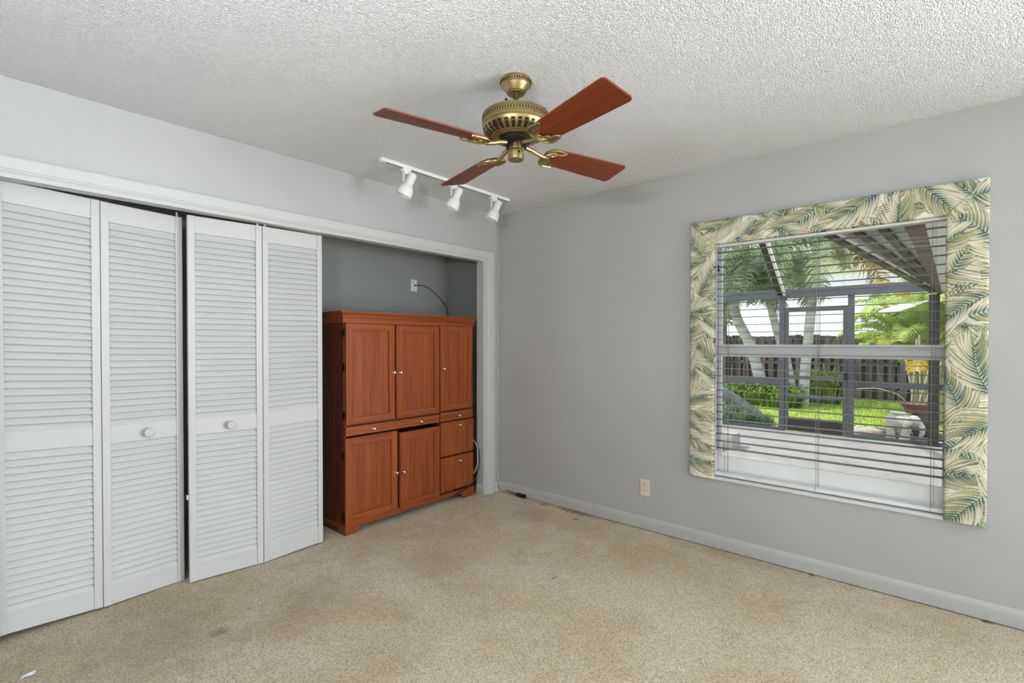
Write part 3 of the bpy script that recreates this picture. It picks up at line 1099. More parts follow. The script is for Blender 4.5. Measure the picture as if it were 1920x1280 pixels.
# ------------------------------------------------------------------ ceiling fan
FX, FY, BZ = -1.620, -1.605, 2.152
fan = empty('ceiling_fan', (FX, FY, H), 'four-blade ceiling fan in antique brass with mahogany blades', 'ceiling fan')
m = MB()
m.lathe([(0.050, 2.440), (0.064, 2.440), (0.0675, 2.433), (0.067, 2.428), (0.0650, 2.4155), (0.0615, 2.413), (0.0600, 2.410), (0.0415, 2.3865), (0.0400, 2.3845), (0.0370, 2.3835), (0.0370, 2.3795), (0.030, 2.3785)], (FX, FY, 0), n=48)
cn = m.build('canopy', MBRASS, fan, True)
m = MB()
for k in range(40):
    a = 2 * PI * k / 40
    for q in (0.0,):
        c_, s_ = math.cos(a), math.sin(a)
        p = [(0.0668, 2.4265), (0.0653, 2.4175)]
        for r_, z_ in ():
            pass
        hx = 0.0026
        (r0, z0), (r1, z1) = p
        pts = []
        for rr_ in (-0.002, 0.0012):
            for (r_, z_) in p:
                for sd in (-1, 1):
                    pts.append((FX + (r_ + rr_) * c_ - sd * hx * s_, FY + (r_ + rr_) * s_ + sd * hx * c_, z_))
        m.add(pts, [(0, 1, 3, 2), (4, 6, 7, 5), (0, 4, 5, 1), (2, 3, 7, 6), (0, 2, 6, 4), (1, 5, 7, 3)])
m.build('canopy_slots', MDARK, cn)
m = MB(); m.lathe([(0.0115, 2.385), (0.0115, 2.285)], (FX, FY, 0), n=20); m.build('downrod', MBRASSD, fan, True)
m = MB()
m.lathe([(0.02, 2.296), (0.10, 2.294), (0.136, 2.290), (0.142, 2.286), (0.1435, 2.280), (0.1435, 2.241), (0.1405, 2.239), (0.1405, 2.236), (0.1425, 2.234), (0.141, 2.227), (0.134, 2.213), (0.122, 2.202), (0.104, 2.194), (0.090, 2.190), (0.082, 2.187), (0.078, 2.190), (0.02, 2.192)], (FX, FY, 0), n=72)
mo = m.build('motor_housing', MBRASS, fan, True)


def slot(mb, a, r0, z0, r1, z1, hw0, hw1, dep=0.003, lift=0.0008):
    c_, s_ = math.cos(a), math.sin(a)
    pts = []
    nrm = Vector((z0 - z1, 0, r1 - r0)).normalized() if abs(r1 - r0) > 1e-6 else Vector((1, 0, 0))
    if nrm.x < 0: nrm = -nrm
    for k in (-dep, lift):
        for (r_, z_, hw) in ((r0, z0, hw0), (r1, z1, hw1)):
            for sd in (-1, 1):
                R_, Z_ = r_ + nrm.x * k, z_ + nrm.z * k
                pts.append((FX + R_ * c_ - sd * hw * s_, FY + R_ * s_ + sd * hw * c_, Z_))
    mb.add(pts, [(0, 1, 3, 2), (4, 6, 7, 5), (0, 4, 5, 1), (2, 3, 7, 6), (0, 2, 6, 4), (1, 5, 7, 3)])


m = MB()
for k in range(76):
    a = 2 * PI * k / 76
    slot(m, a, 0.1435, 2.2715, 0.1435, 2.2575, 0.0019, 0.0019)
    for z_ in (2.2765, 2.2525):
        slot(m, a + PI / 76, 0.1435, z_ + 0.0018, 0.1435, z_ - 0.0018, 0.0016, 0.0016)
m.build('band_vents', MDARK, mo)
m = MB()
for k in range(30):
    a = 2 * PI * k / 30
    slot(m, a, 0.1395, 2.2235, 0.1280, 2.2070, 0.0080, 0.0076, 0.004, 0.0012)
    slot(m, a, 0.1280, 2.2070, 0.1090, 2.1960, 0.0076, 0.0064, 0.004, 0.0012)
m.build('bowl_vents', MDARK, mo)
for k in range(4):
    a = 0.4 + k * PI / 2
    m = MB()
    m.lathe([(0.004, 0), (0.004, 0.007), (0.006, 0.008), (0.004, 0.013)], (FX + 0.128 * math.cos(a), FY + 0.128 * math.sin(a), 2.290), n=8)
    m.build('housing_screw', MDARK, mo)
m = MB(); m.lathe([(0.068, 2.190), (0.068, 2.178), (0.055, 2.168), (0.030, 2.166)], (FX, FY, 0), n=32); m.build('flywheel', MDARK, fan, True)
m = MB()
m.lathe([(0.020, 2.170), (0.025, 2.170), (0.026, 2.150), (0.029, 2.148), (0.029, 2.143), (0.031, 2.141), (0.033, 2.138), (0.0345, 2.128), (0.0355, 2.108), (0.0345, 2.100), (0.031, 2.097), (0.029, 2.099), (0.0, 2.099)], (FX, FY, 0), n=36)
sh = m.build('switch_housing', MBRASS, fan, True)
va = Vector((-3.24 - FX, -3.0 - FY, 0)).normalized()
vb = Vector((-va.y, va.x, 0))
kd = (va * 0.93 + vb * 0.36).normalized()
m = MB(); m.lathe([(0.006, -0.006), (0.006, 0.0012), (0.003, 0.0016)], (FX + kd.x * 0.0345, FY + kd.y * 0.0345, 2.124), kd, 12); m.build('pull_switch', MDARK, sh)
m = MB(); m.tube([(FX + kd.x * 0.037, FY + kd.y * 0.037, 2.122), (FX + kd.x * 0.0375, FY + kd.y * 0.0375, 2.098)], 0.0008, 6); m.build('pull_chain', MDARK, sh)

TILT = 0.225
for k in range(4):
    ang = math.radians(165.0 - 90 * k)
    d = Vector((math.cos(ang), math.sin(ang), 0))
    nrm = Vector((-math.sin(ang), math.cos(ang), 0))
    tv = nrm * math.cos(TILT) - Vector((0, 0, 1)) * math.sin(TILT)      # across the blade
    up = d.cross(tv).normalized()

    def bt(u, v, t, d=d, tv=tv, up=up):
        return Vector((FX, FY, BZ)) + d * u + tv * v + up * t
    # blade outline
    W0, W1, R0, R1 = 0.058, 0.0735, 0.150, 0.603
    outl = []

    def arc(cx_, cy_, r_, a0, a1, n=6):
        return [(cx_ + r_ * math.cos(a0 + (a1 - a0) * i / n), cy_ + r_ * math.sin(a0 + (a1 - a0) * i / n)) for i in range(n + 1)]
    outl += arc(R1 - 0.020, -W1 + 0.020, 0.020, -PI / 2, 0)
    outl += arc(R1 - 0.020, W1 - 0.020, 0.020, 0, PI / 2)
    outl += [(0.40, W0 + (W1 - W0) * 0.62)]
    outl += arc(R0 + 0.045, W0 - 0.045, 0.045, PI / 2, PI, 8)
    outl += arc(R0 + 0.045, -W0 + 0.045, 0.045, PI, 1.5 * PI, 8)
    outl += [(0.40, -W0 - (W1 - W0) * 0.62)]
    loc = Vector((FX, FY, H))
    me = MB()
    # built along local X so that the grain runs along the blade, then turned into place
    nn = len(outl)
    me.prism(outl, lambda u, v, t: (u, v, t), -0.0033, 0.0033)
    ob = me.build('blade', MBLADE, None, False, 0.0015)
    ob.parent = fan
    M3 = Matrix((d, tv, up)).transposed().to_4x4()
    M3.translation = Vector((0, 0, BZ - H))
    ob.matrix_local = M3
    # blade iron: arm plus scalloped bracket under the blade
    ir = MB()
    ir.tube([bt(0.052, 0, 0.012), bt(0.085, 0, 0.006), bt(0.112, 0, -0.004), bt(0.140, 0, -0.010), bt(0.158, 0, -0.011)], [0.011, 0.0105, 0.0095, 0.010, 0.008], 12)
    io = ir.build('blade_iron', MBRASS, fan, True)
    outer = arc(R0 + 0.042, W0 - 0.040, 0.046, PI * 0.42, PI, 8) + arc(R0 + 0.042, -W0 + 0.040, 0.046, PI, PI * 1.58, 8)
    scal = [(0.240, -0.056), (0.232, -0.045), (0.214, -0.036), (0.205, -0.040), (0.196, -0.022), (0.184, -0.016), (0.178, -0.018), (0.171, -0.006), (0.178, 0.0), (0.171, 0.006), (0.178, 0.018), (0.184, 0.016), (0.196, 0.022), (0.205, 0.040), (0.214, 0.036), (0.232, 0.045), (0.240, 0.056)]
    poly = [(0.225, 0.062)] + outer + [(0.225, -0.062)] + scal
    br = MB()
    br.prism(poly, lambda u, v, t: bt(u, v, t), -0.0085, -0.0034)
    bo = br.build('iron_bracket', MBRASS, io, False, 0.0012)
    rm = MB()
    rm.tube([bt(u, v, -0.0092) for u, v in [(0.238, 0.058), (0.222, 0.0605)] + outer + [(0.222, -0.0605), (0.238, -0.058)]], [0.003] + [0.0048] * (len(outer) + 2) + [0.003], 8)
    rm.tube([bt(u, v, -0.0092) for u, v in scal], 0.0036, 8)
    rm.tube([bt(0.150, 0, -0.011), bt(0.160, 0.022, -0.010), bt(0.172, 0.034, -0.009), bt(0.19, 0.040, -0.009)], 0.0042, 8)
    rm.tube([bt(0.150, 0, -0.011), bt(0.160, -0.022, -0.010), bt(0.172, -0.034, -0.009), bt(0.19, -0.040, -0.009)], 0.0042, 8)
    rm.build('scroll_rim', MBRASS, io, True)

# ------------------------------------------------------------------ track light with three heads
trk = empty('track_rail', (-0.9, -0.405, H), 'white ceiling track rail in front of the closet', 'track light')
m = MB()
m.box(-1.478, -0.322, -0.424, -0.388, 2.419, 2.440); m.build('rail', MWHITE, trk, bevel=0.002)
m = MB(); m.box(-1.490, -1.470, -0.426, -0.386, 2.417, 2.440); m.build('end_cap', MWHITE, trk, bevel=0.002)
m = MB(); m.box(-1.45, -0.33, -0.411, -0.401, 2.4185, 2.4195); m.build('track_slot', MDARK, trk)


def spotlight(x, label):
    r = empty('track_spotlight', (x, -0.406, 2.419), label, 'spotlight', 'white spotlights on the ceiling track')
    q = MB(); q.box(x - 0.030, x + 0.030, -0.422, -0.390, 2.398, 2.419); q.box(x - 0.017, x + 0.017, -0.420, -0.392, 2.386, 2.400)
    q.build('track_adapter', MWHITE, r, bevel=0.003)
    q = MB(); q.box(x - 0.022, x - 0.018, -0.412, -0.400, 2.335, 2.392); q.build('yoke', MWHITE, r)
    ax = Vector((-0.28, 0.30, -0.91)).normalized()
    c0 = Vector((x + 0.034, -0.438, 2.390))
    prof = [(0.0, 0.000), (0.023, 0.001), (0.026, 0.005), (0.026, 0.066), (0.028, 0.074), (0.038, 0.092), (0.044, 0.100), (0.048, 0.128), (0.0505, 0.152), (0.049, 0.152), (0.046, 0.128), (0.041, 0.100), (0.024, 0.072), (0.0, 0.070)]
    q = MB(); q.lathe(prof, c0, ax, 32); q.build('lamp_shade', MWHITE, r, True)
    q = MB(); q.lathe([(0.015, 0.070), (0.024, 0.082), (0.034, 0.10), (0.036, 0.118), (0.0, 0.122)], c0, ax, 24); q.build('bulb', plain('unlit_bulb', (120, 118, 114), 0.3), r, True)
    return r


sp = spotlight(-1.300, 'leftmost white spotlight of the three on the ceiling track')
for x, lb in ((-0.896, 'middle white spotlight of the three on the ceiling track'), (-0.492, 'white spotlight nearest the room corner on the ceiling track')):
    c_ = copy_tree(sp)
    c_.location.x = x
    c_['label'] = lb

# ------------------------------------------------------------------ litter on the carpet
m = MB()
m.add([(-3.062, -0.290, 0.004), (-3.018, -0.296, 0.006), (-3.010, -0.276, 0.010), (-3.048, -0.270, 0.005), (-3.03, -0.283, 0.012)], [(0, 1, 4), (1, 2, 4), (2, 3, 4), (3, 0, 4), (0, 3, 2, 1)])
m.build('paper_scrap', MPAPER, label='small white paper scrap on the carpet near the left louvred door', cat='paper scrap', org=(-3.03, -0.28, 0.0))
m = MB()
m.box(-1.035, -0.985, -1.370, -1.362, 0.002, 0.006)
m.build('plastic_strip', plain('grey_plastic', (150, 154, 164), 0.5), label='thin grey plastic strip lying in the middle of the carpet', cat='litter', org=(-1.01, -1.366, 0.0))

# ================================================================== outside the window
MPATIO = ground_mat('concrete_patio', [(138, 134, 134), (154, 151, 150), (166, 163, 163)], 3.0, 0.2, 0.004)
MLAWN = ground_mat('lawn_ground', [(128, 150, 62), (164, 186, 84), (188, 202, 104)], 5.0, 0.8, 0.03)
MGRASS = leaf_mat('grass_blade', (134, 164, 62), (190, 208, 104), 0.3)
MMULCH = ground_mat('gravel_bed', [(70, 66, 66), (120, 112, 108), (172, 160, 150)], 26.0, 1.0, 0.03)
MALU = plain('dark_bronze_aluminium', (70, 72, 79), 0.45, 0.0, var=0.06)
MALUD = plain('black_bronze_aluminium', (34, 31, 32), 0.5, 0.0)
MRAKE = plain('weathered_brown_board', (92, 76, 60), 0.8, var=0.25, vscale=14)
MSOFF = plain('pale_soffit', (196, 196, 190), 0.8)
MPANEL = plain('blue_grey_roof_panel', (140, 144, 160), 0.35, 0.2, var=0.2, vscale=3)
MFENCE = fence_mat()
MHOUSE = siding_mat()
MCREAM = plain('cream_wall', (238, 226, 198), 0.8)
MROOF = plain('brown_roof_edge', (120, 104, 94), 0.9)
MTRUNK = trunk_mat()
MSHAFT = plain('palm_crownshaft', (146, 172, 158), 0.6, var=0.12, vscale=3)
MPALM = leaf_mat('dark_palm_leaf', (100, 122, 94), (166, 182, 140), 0.4, 0.5, 1.2)
MPALMD = leaf_mat('dry_palm_leaf', (150, 120, 72), (196, 168, 116), 0.3)
MARECA = leaf_mat('areca_leaf', (146, 172, 84), (208, 222, 140), 0.45, 0.5, 1.5)
MYELL = leaf_mat('yellow_areca_leaf', (214, 176, 28), (236, 208, 62), 0.45)
MLIRI = leaf_mat('liriope_leaf', (70, 94, 80), (128, 150, 122), 0.25)
MBUSH = leaf_mat('bright_bush_leaf', (66, 100, 38), (150, 176, 72), 0.35, 0.5, 4)
MSTEM = plain('bare_stem', (168, 160, 140), 0.8)
MSTONE = plain('white_glazed_ceramic', (192, 190, 184), 0.45, var=0.12, vscale=14)
MGOLD = plain('ochre_glaze', (206, 182, 112), 0.5)
MTERRA = plain('terracotta', (128, 92, 78), 0.8, var=0.15)
MURN = plain('dark_brown_urn', (78, 66, 60), 0.6)
MROCK = plain('river_rock', (178, 168, 158), 0.8, var=0.2, vscale=10)
MBLOCK = ground_mat('concrete_block', [(150, 148, 146), (178, 176, 174)], 20, 0.3, 0.004)

PZ = -0.10
m = MB(); m.box(0.15, 5.68, -9.0, 4.5, PZ - 0.12, PZ)
m.build('patio_slab', MPATIO, label='pale concrete patio slab outside the window', cat='patio', kind='structure')
m = MB(); m.box(5.68, 18.0, -9.0, 9.0, PZ - 0.20, PZ - 0.03)
m.build('lawn', MLAWN, label='green lawn behind the screened patio', cat='lawn', kind='structure')
m = MB(); m.box(5.68, 7.05, -4.5, -1.55, PZ - 0.03, PZ - 0.012)
m.build('gravel_bed', MMULCH, label='gravel bed around the elephant ornament', cat='gravel', kind='stuff')
m = MB(); m.box(9.7, 11.9, -0.5, 4.0, PZ - 0.03, PZ - 0.015)
m.build('mulch_bed', ground_mat('dark_mulch', [(52, 44, 42), (84, 74, 70), (112, 102, 98)], 14.0, 1.0, 0.03), label='dark mulch bed along the wooden fence', cat='mulch', kind='stuff')
m = MB()
for i in range(9000):
    x, y = random.uniform(5.75, 11.7), random.uniform(-4.0, 2.2)
    if x < 7.1 and y < -1.5 or (x > 9.6 and y > -0.55):
        continue
    h = random.uniform(0.03, 0.075)
    a = random.uniform(0, PI)
    wx, wy = math.cos(a) * 0.010, math.sin(a) * 0.010
    lx, ly = random.uniform(-0.02, 0.02), random.uniform(-0.02, 0.02)
    m.add([(x - wx, y - wy, PZ - 0.031), (x + wx, y + wy, PZ - 0.031), (x + lx, y + ly, PZ - 0.03 + h)], [(0, 1, 2)])
m.build('grass', MGRASS, label='bright grass blades of the lawn', cat='grass', kind='stuff', fixn=False)

# screened enclosure at the far side of the patio
EX = 5.62
sc = empty('patio_enclosure', (EX, -1.4, PZ), 'dark aluminium patio enclosure frame across the window view', 'patio enclosure')


def member(name, parent, x0, x1, y0, y1, z0, z1, mat=MALU):
    q = MB(); q.box(x0, x1, y0, y1, z0, z1)
    return q.build(name, mat, parent, bevel=0.003)


member('post', sc, EX, EX + 0.05, -1.052, -0.972, PZ, 2.02)
member('post', sc, EX, EX + 0.05, -1.975, -1.895, PZ, 2.02)
member('post', sc, EX - 0.02, EX + 0.07, -2.935, -2.820, PZ, 1.97, MALUD)
member('post', sc, EX, EX + 0.05, 1.00, 1.08, PZ, 2.02)
member('eave_beam', sc, EX - 0.02, EX + 0.07, -2.95, 3.0, 2.02, 2.165)
member('mid_rail', sc, EX + 0.005, EX + 0.045, -0.972, 3.0, 0.640, 0.735)
member('mid_rail', sc, EX + 0.005, EX + 0.045, -4.2, -1.975, 0.665, 0.735)
member('bottom_rail', sc, EX + 0.005, EX + 0.045, -0.972, 3.0, PZ, PZ + 0.05)
member('bottom_rail', sc, EX + 0.005, EX + 0.045, -4.2, -1.975, PZ, PZ + 0.05)
sd_ = empty('screen_door', (EX, -1.47, PZ), 'dark framed screen door with solid kick plate between enclosure posts', 'screen door')
member('stile', sd_, EX + 0.008, EX + 0.040, -1.105, -1.056, PZ + 0.015, 1.872)
member('stile', sd_, EX + 0.008, EX + 0.040, -1.890, -1.835, PZ + 0.015, 1.872)
member('top_rail', sd_, EX + 0.008, EX + 0.040, -1.835, -1.105, 1.80, 1.872)
member('lock_rail', sd_, EX + 0.008, EX + 0.040, -1.835, -1.105, 0.735, 0.790)
member('lower_rail', sd_, EX + 0.008, EX + 0.040, -1.835, -1.105, 0.440, 0.475)
member('kick_plate', sd_, EX + 0.012, EX + 0.034, -1.835, -1.105, PZ + 0.015, 0.130, MALUD)
member('door_handle', sd_, EX - 0.03, EX + 0.008, -1.885, -1.850, 0.75, 0.87, MBLACK)


def beam(name, parent, p0, p1, wy, hz, mat):
    p0, p1 = Vector(p0), Vector(p1)
    t = (p1 - p0).normalized()
    s_ = t.cross(Vector((0, 0, 1))).normalized() * wy / 2
    u_ = s_.cross(t).normalized() * hz / 2
    q = MB()
    q.hexa([p0 - s_ - u_, p0 + s_ - u_, p1 + s_ - u_, p1 - s_ - u_, p0 - s_ + u_, p0 + s_ + u_, p1 + s_ + u_, p1 - s_ + u_])
    return q.build(name, mat, parent)


beam('rafter', sc, (5.64, -0.985, 2.09), (3.4, -1.245, 2.71), 0.085, 0.05, MALUD)
beam('rafter_edge', sc, (5.64, -1.045, 2.075), (3.4, -1.300, 2.690), 0.035, 0.05, plain('pale_rafter_edge', (236, 230, 222), 0.5))
beam('hip_rafter', sc, (5.62, -2.86, 2.03), (2.35, -2.02, 2.46), 0.075, 0.06, MALUD)
beam('hip_edge', sc, (5.62, -2.90, 2.045), (2.35, -2.085, 2.475), 0.042, 0.045, plain('pale_hip_edge', (236, 226, 218), 0.5))
# covered roof between the hip and the rake board
A_, B_, C_, D_ = Vector((5.60, -2.87, 2.07)), Vector((2.30, -2.07, 2.50)), Vector((1.9, -2.80, 2.36)), Vector((5.60, -2.95, 2.02))
q = MB()
for lift in (0,):
    dz = Vector((0, 0, 0.03))
    q.hexa([A_, B_, C_, D_, A_ + dz, B_ + dz, C_ + dz, D_ + dz])
q.build('roof_panel', MPANEL, sc)
for f in (0.25, 0.60):
    P0 = A_.lerp(D_, f); P1 = B_.lerp(C_, f)
    beam('panel_rib', sc, P0 - Vector((0, 0, 0.012)), P1 - Vector((0, 0, 0.012)), 0.07, 0.03, MALUD)

ea = empty('house_eave', (3.5, -3.1, 2.0), 'brown eave board and pale soffit at the upper right of the window view', 'eave')
q = MB()
R0_, R1_ = Vector((5.75, -2.945, 1.975)), Vector((1.6, -2.855, 2.235))
wv_ = Vector((0, 0.115, 0))
q.hexa([R0_ - wv_ * 0.1, R0_ + wv_ * 0.35, R1_ + wv_ * 1.0, R1_ - wv_ * 0.1, R0_ - wv_ * 0.1 + Vector((0, 0, 0.1)), R0_ + wv_ * 0.35 + Vector((0, 0, 0.1)), R1_ + wv_ * 1.0 + Vector((0, 0, 0.1)), R1_ - wv_ * 0.1 + Vector((0, 0, 0.1))])
q.build('rake_board', MRAKE, ea)
q = MB()
q.hexa([Vector((5.75, -4.6, 1.985)), Vector((5.75, -2.957, 1.985)), Vector((1.5, -2.866, 2.245)), Vector((1.5, -4.6, 2.245)), Vector((5.75, -4.6, 2.045)), Vector((5.75, -2.957, 2.045)), Vector((1.5, -2.866, 2.305)), Vector((1.5, -4.6, 2.305))])
q.build('soffit', MSOFF, ea)

# concrete blocks on the patio
for (x, y, z, sx, sy, lb) in ((3.72, -0.80, PZ, 0.34, 0.20, 'grey concrete block standing at the left edge of the patio'), (3.40, -0.68, PZ, 0.26, 0.20, 'lower grey concrete block lying nearer the window on the patio')):
    q = MB(); h_ = 0.19 if x > 3.6 else 0.10
    q.box(x - sx / 2, x + sx / 2, y - sy / 2, y + sy / 2, z, z + h_)
    q.build('concrete_block', MBLOCK, bevel=0.008, label=lb, cat='concrete block', org=(x, y, z))

# fence
fe = empty('wooden_fence', (12.0, -0.5, PZ), 'weathered grey shadowbox fence behind the lawn', 'fence')
q = MB()
y = -5.2
i = 0
while y < 4.2:
    dx = 0.0 if i % 2 == 0 else 0.11
    q.box(12.0 + dx, 12.02 + dx, y, y + 0.135, PZ - 0.03, 1.50 + random.uniform(-0.02, 0.03))
    y += 0.112
    i += 1
q.build('picket_boards', MFENCE, fe)
for z in (0.15, 0.72, 1.25):
    q = MB(); q.box(12.022, 12.108, -5.2, 4.2, z, z + 0.09); q.build('rail', MFENCE, fe)
for y in (-4.6, -2.2, 0.2, 2.6):
    q = MB(); q.box(12.022, 12.108, y, y + 0.09, PZ - 0.03, 1.45); q.build('fence_post', MFENCE, fe)
q = MB(); q.box(11.80, 11.92, 1.86, 2.30, PZ - 0.03, 2.60)
q.build('wooden_gatepost', MFENCE, label='tall brown wooden post at the left end of the fence', cat='post', org=(11.86, 2.08, PZ))

# neighbouring house
ho = empty('neighbour_house', (15.5, 0, PZ), 'white neighbouring house with cream gable behind the fence', 'house')
q = MB(); q.box(15.0, 20.0, -8.0, 7.0, PZ - 0.1, 3.42); q.build('wall', MHOUSE, ho)
q = MB(); q.add([(14.99, 1.2, 3.42), (14.99, -8.0, 3.42), (14.99, -8.0, 3.45), (14.99, -1.6, 3.70), (14.99, 0.2, 4.0), (14.99, 1.2, 4.1), (20, 1.2, 3.42), (20, -8.0, 3.42), (20, -8, 3.45), (20, -1.6, 3.7), (20, 0.2, 4.0), (20, 1.2, 4.1)],
                 [(0, 1, 2, 3, 4, 5), (11, 10, 9, 8, 7, 6), (0, 6, 7, 1), (1, 7, 8, 2), (2, 8, 9, 3), (3, 9, 10, 4), (4, 10, 11, 5), (5, 11, 6, 0)])
q.build('gable', MCREAM, ho)
q = MB(); q.add([(14.6, 1.3, 4.10), (14.6, -8.1, 3.40), (14.6, -8.1, 3.50), (14.6, 1.3, 4.22), (20, 1.3, 4.10), (20, -8.1, 3.40), (20, -8.1, 3.50), (20, 1.3, 4.22)], [(0, 1, 2, 3), (7, 6, 5, 4), (0, 4, 5, 1), (3, 2, 6, 7), (0, 3, 7, 4), (1, 5, 6, 2)])
q.build('roof', MROOF, ho)


# ------------------------------------------------------------------ plants outside
def frond(mb, base, az, el, L, droop, nleaf, ll, wl_, plumose=0.0, tilt=0.35, stem=0.012, taper=0.35, start=0.12, hang=0.35):
    p = Vector(base)
    d = Vector((math.cos(az) * math.cos(el), math.sin(az) * math.cos(el), math.sin(el)))
    K = 14
    pts, dirs = [], []
    for i in range(K + 1):
        pts.append(p.copy()); dirs.append(d.copy())
        p = p + d * (L / K)
        d = (d + Vector((0, 0, -droop / K * (0.4 + 1.4 * i / K)))).normalized()
    mb.tube(pts, [stem * (1 - 0.8 * i / K) for i in range(K + 1)], 5)
    for j in range(nleaf):
        f = start + (1 - start) * (j + random.random() * 0.5) / nleaf
        a = f * K
        i = min(K - 1, int(a))
        c = pts[i].lerp(pts[i + 1], a - i)
        t = dirs[i]
        side = t.cross(Vector((0, 0, 1)))
        side = side.normalized() if side.length > 1e-3 else Vector((1, 0, 0))
        upl = side.cross(t)
        ln = ll * (taper + (1 - taper) * math.sin(PI * (0.12 + 0.86 * f))) * random.uniform(0.85, 1.1)
        for s_ in (1, -1):
            pl_ = random.uniform(-1, 1) * plumose
            v = (side * s_ * math.cos(pl_) + upl * (math.sin(pl_) + tilt)) + t * random.uniform(0.35, 0.8)
            v.normalize()
            mid = c + v * ln * 0.55
            tip = c + v * ln * 0.9 + Vector((0, 0, -ln * hang))
            wv = t * wl_ / 2
            mb.add([c - wv * 0.6, c + wv * 0.6, mid + wv, tip, mid - wv], [(0, 1, 2, 4), (4, 2, 3)])


def palm(path, r0, r1, shaft, crown_fronds, label, L=2.1, seed=1):
    random.seed(seed)
    pts = spline(path, 8)
    k = len(pts)
    o = empty('palm_tree', path[0], label, 'palm tree', 'palms behind the patio')
    q = MB(); q.tube(pts, [r0 + (r1 - r0) * min(1, i / k * 1.3) for i in range(k)], 18)
    q.build('trunk', MTRUNK, o, True)
    top = pts[-1]
    dirv = (pts[-1] - pts[-2]).normalized()
    q = MB(); q.tube([top - dirv * 0.02, top + dirv * shaft * 0.3, top + dirv * shaft * 0.75, top + dirv * shaft], [r1 * 0.98, r1 * 0.95, r1 * 0.72, r1 * 0.4], 18)
    q.build('crownshaft', MSHAFT, o, True)
    cr = top + dirv * shaft * 0.95
    for i in range(crown_fronds):
        q = MB()
        az = 2 * PI * i / crown_fronds + random.uniform(-0.25, 0.25)
        frond(q, cr, az, random.uniform(-0.25, 0.75), L * random.uniform(0.9, 1.12), random.uniform(1.6, 2.6), 120, 0.46, 0.027, 1.25, 0.05, 0.02)
        q.build('frond', MPALMD if (seed == 14 and math.sin(az) < -0.8 and math.cos(az) > -0.35) else MPALM, o, fixn=False)
    random.seed(seed + 99)
    return o


palm([(9.45, 0.10, PZ - .05), (9.5, 0.33, 0.5), (9.5, 0.53, 1.21), (9.5, 0.83, 1.86), (9.5, 0.93, 2.25)], 0.135, 0.11, 0.75, 15, 'foxtail palm with the most leaning trunk, leftmost in the window view', 1.75, 3)
palm([(9.8, -0.33, PZ - .05), (9.8, -0.21, 0.72), (9.8, 0.03, 1.6), (9.8, 0.15, 2.1), (9.8, 0.22, 2.5)], 0.095, 0.085, 1.0, 15, 'palm with a pale green upper trunk in the middle of three', 2.0, 8)
palm([(9.5, -0.58, PZ - .05), (9.5, -0.62, 0.73), (9.5, -0.67, 1.35), (9.5, -0.74, 2.2), (9.5, -0.78, 2.75)], 0.11, 0.095, 1.0, 15, 'palm with an upright grey trunk right of the other two palms', 2.0, 14)
random.seed(77)
# leaning trunk low at the left
q = MB(); q.tube(spline([(6.45, -0.66, PZ - 0.10), (6.5, -0.22, 0.10), (6.55, 0.25, 0.35), (6.6, 1.1, 0.80)], 6), [0.10 + 0.003 * i for i in range(19)], 16)
q.build('leaning_trunk', ground_mat('shaded_bark', [(84, 84, 90), (112, 112, 118), (134, 134, 138)], 9.0, 0.6, 0.02), None, True, label='leaning grey trunk rising behind the dark grassy clump', cat='tree trunk', org=(6.45, -0.6, PZ))  # bark colour darkened to stand for the shade on this trunk


def tuft(name, cx_, cy_, z, r, h, nb, mat, label, wd=0.012, cat='plant', out=0.6, group=None):
    q = MB()
    for i in range(nb):
        a = random.uniform(0, 2 * PI)
        rr = r * math.sqrt(random.random())
        bx, by = cx_ + rr * math.cos(a) * 0.75, cy_ + rr * math.sin(a)
        az = a + random.uniform(-0.9, 0.9)
        hh = h * random.uniform(0.55, 1.1) * (1 - 0.35 * rr / r)
        lean = random.uniform(0.2, 1.0) * out * hh
        sx, sy = -math.sin(az) * wd / 2, math.cos(az) * wd / 2
        dx, dy = math.cos(az) * lean, math.sin(az) * lean
        q.add([(bx - sx, by - sy, z), (bx + sx, by + sy, z), (bx + dx * 0.4 + sx, by + dy * 0.4 + sy, z + hh * 0.7), (bx + dx * 0.4 - sx, by + dy * 0.4 - sy, z + hh * 0.7),
               (bx + dx + sx * .7, by + dy + sy * .7, z + hh * 0.98), (bx + dx - sx * .7, by + dy - sy * .7, z + hh * 0.98), (bx + dx * 1.5, by + dy * 1.5, z + hh * 0.82)],
              [(0, 1, 2, 3), (3, 2, 4, 5), (5, 4, 6)])
    return q.build(name, mat, None, False, label=label, cat=cat, group=group, org=(cx_, cy_, z), fixn=False)


tuft('liriope_clump', 6.02, -0.05, PZ - 0.03, 0.52, 0.40, 900, MLIRI, 'dark grassy clump at the left end of the enclosure', 0.012)
tuft('liriope_clump', 5.95, -0.62, PZ - 0.03, 0.22, 0.26, 320, MLIRI, 'smaller dark grassy tuft beside the left enclosure post', 0.010)
tuft('garden_shrub', 9.3, 0.48, PZ - 0.03, 0.55, 0.62, 420, MBUSH, 'bright green strappy shrub behind the leaning trunk', 0.05, 'shrub', 0.7)
tuft('garden_shrub', 9.2, -0.10, PZ - 0.03, 0.50, 0.58, 420, MBUSH, 'bright green strappy shrub left of the enclosure post', 0.05, 'shrub', 0.7)
tuft('garden_shrub', 10.4, -0.75, PZ - 0.03, 0.42, 0.95, 520, leaf_mat('olive_bush_leaf', (92, 112, 58), (178, 190, 104), 0.35, 0.5, 6), 'olive green bushy shrub seen through the screen door', 0.035, 'shrub', 0.55)


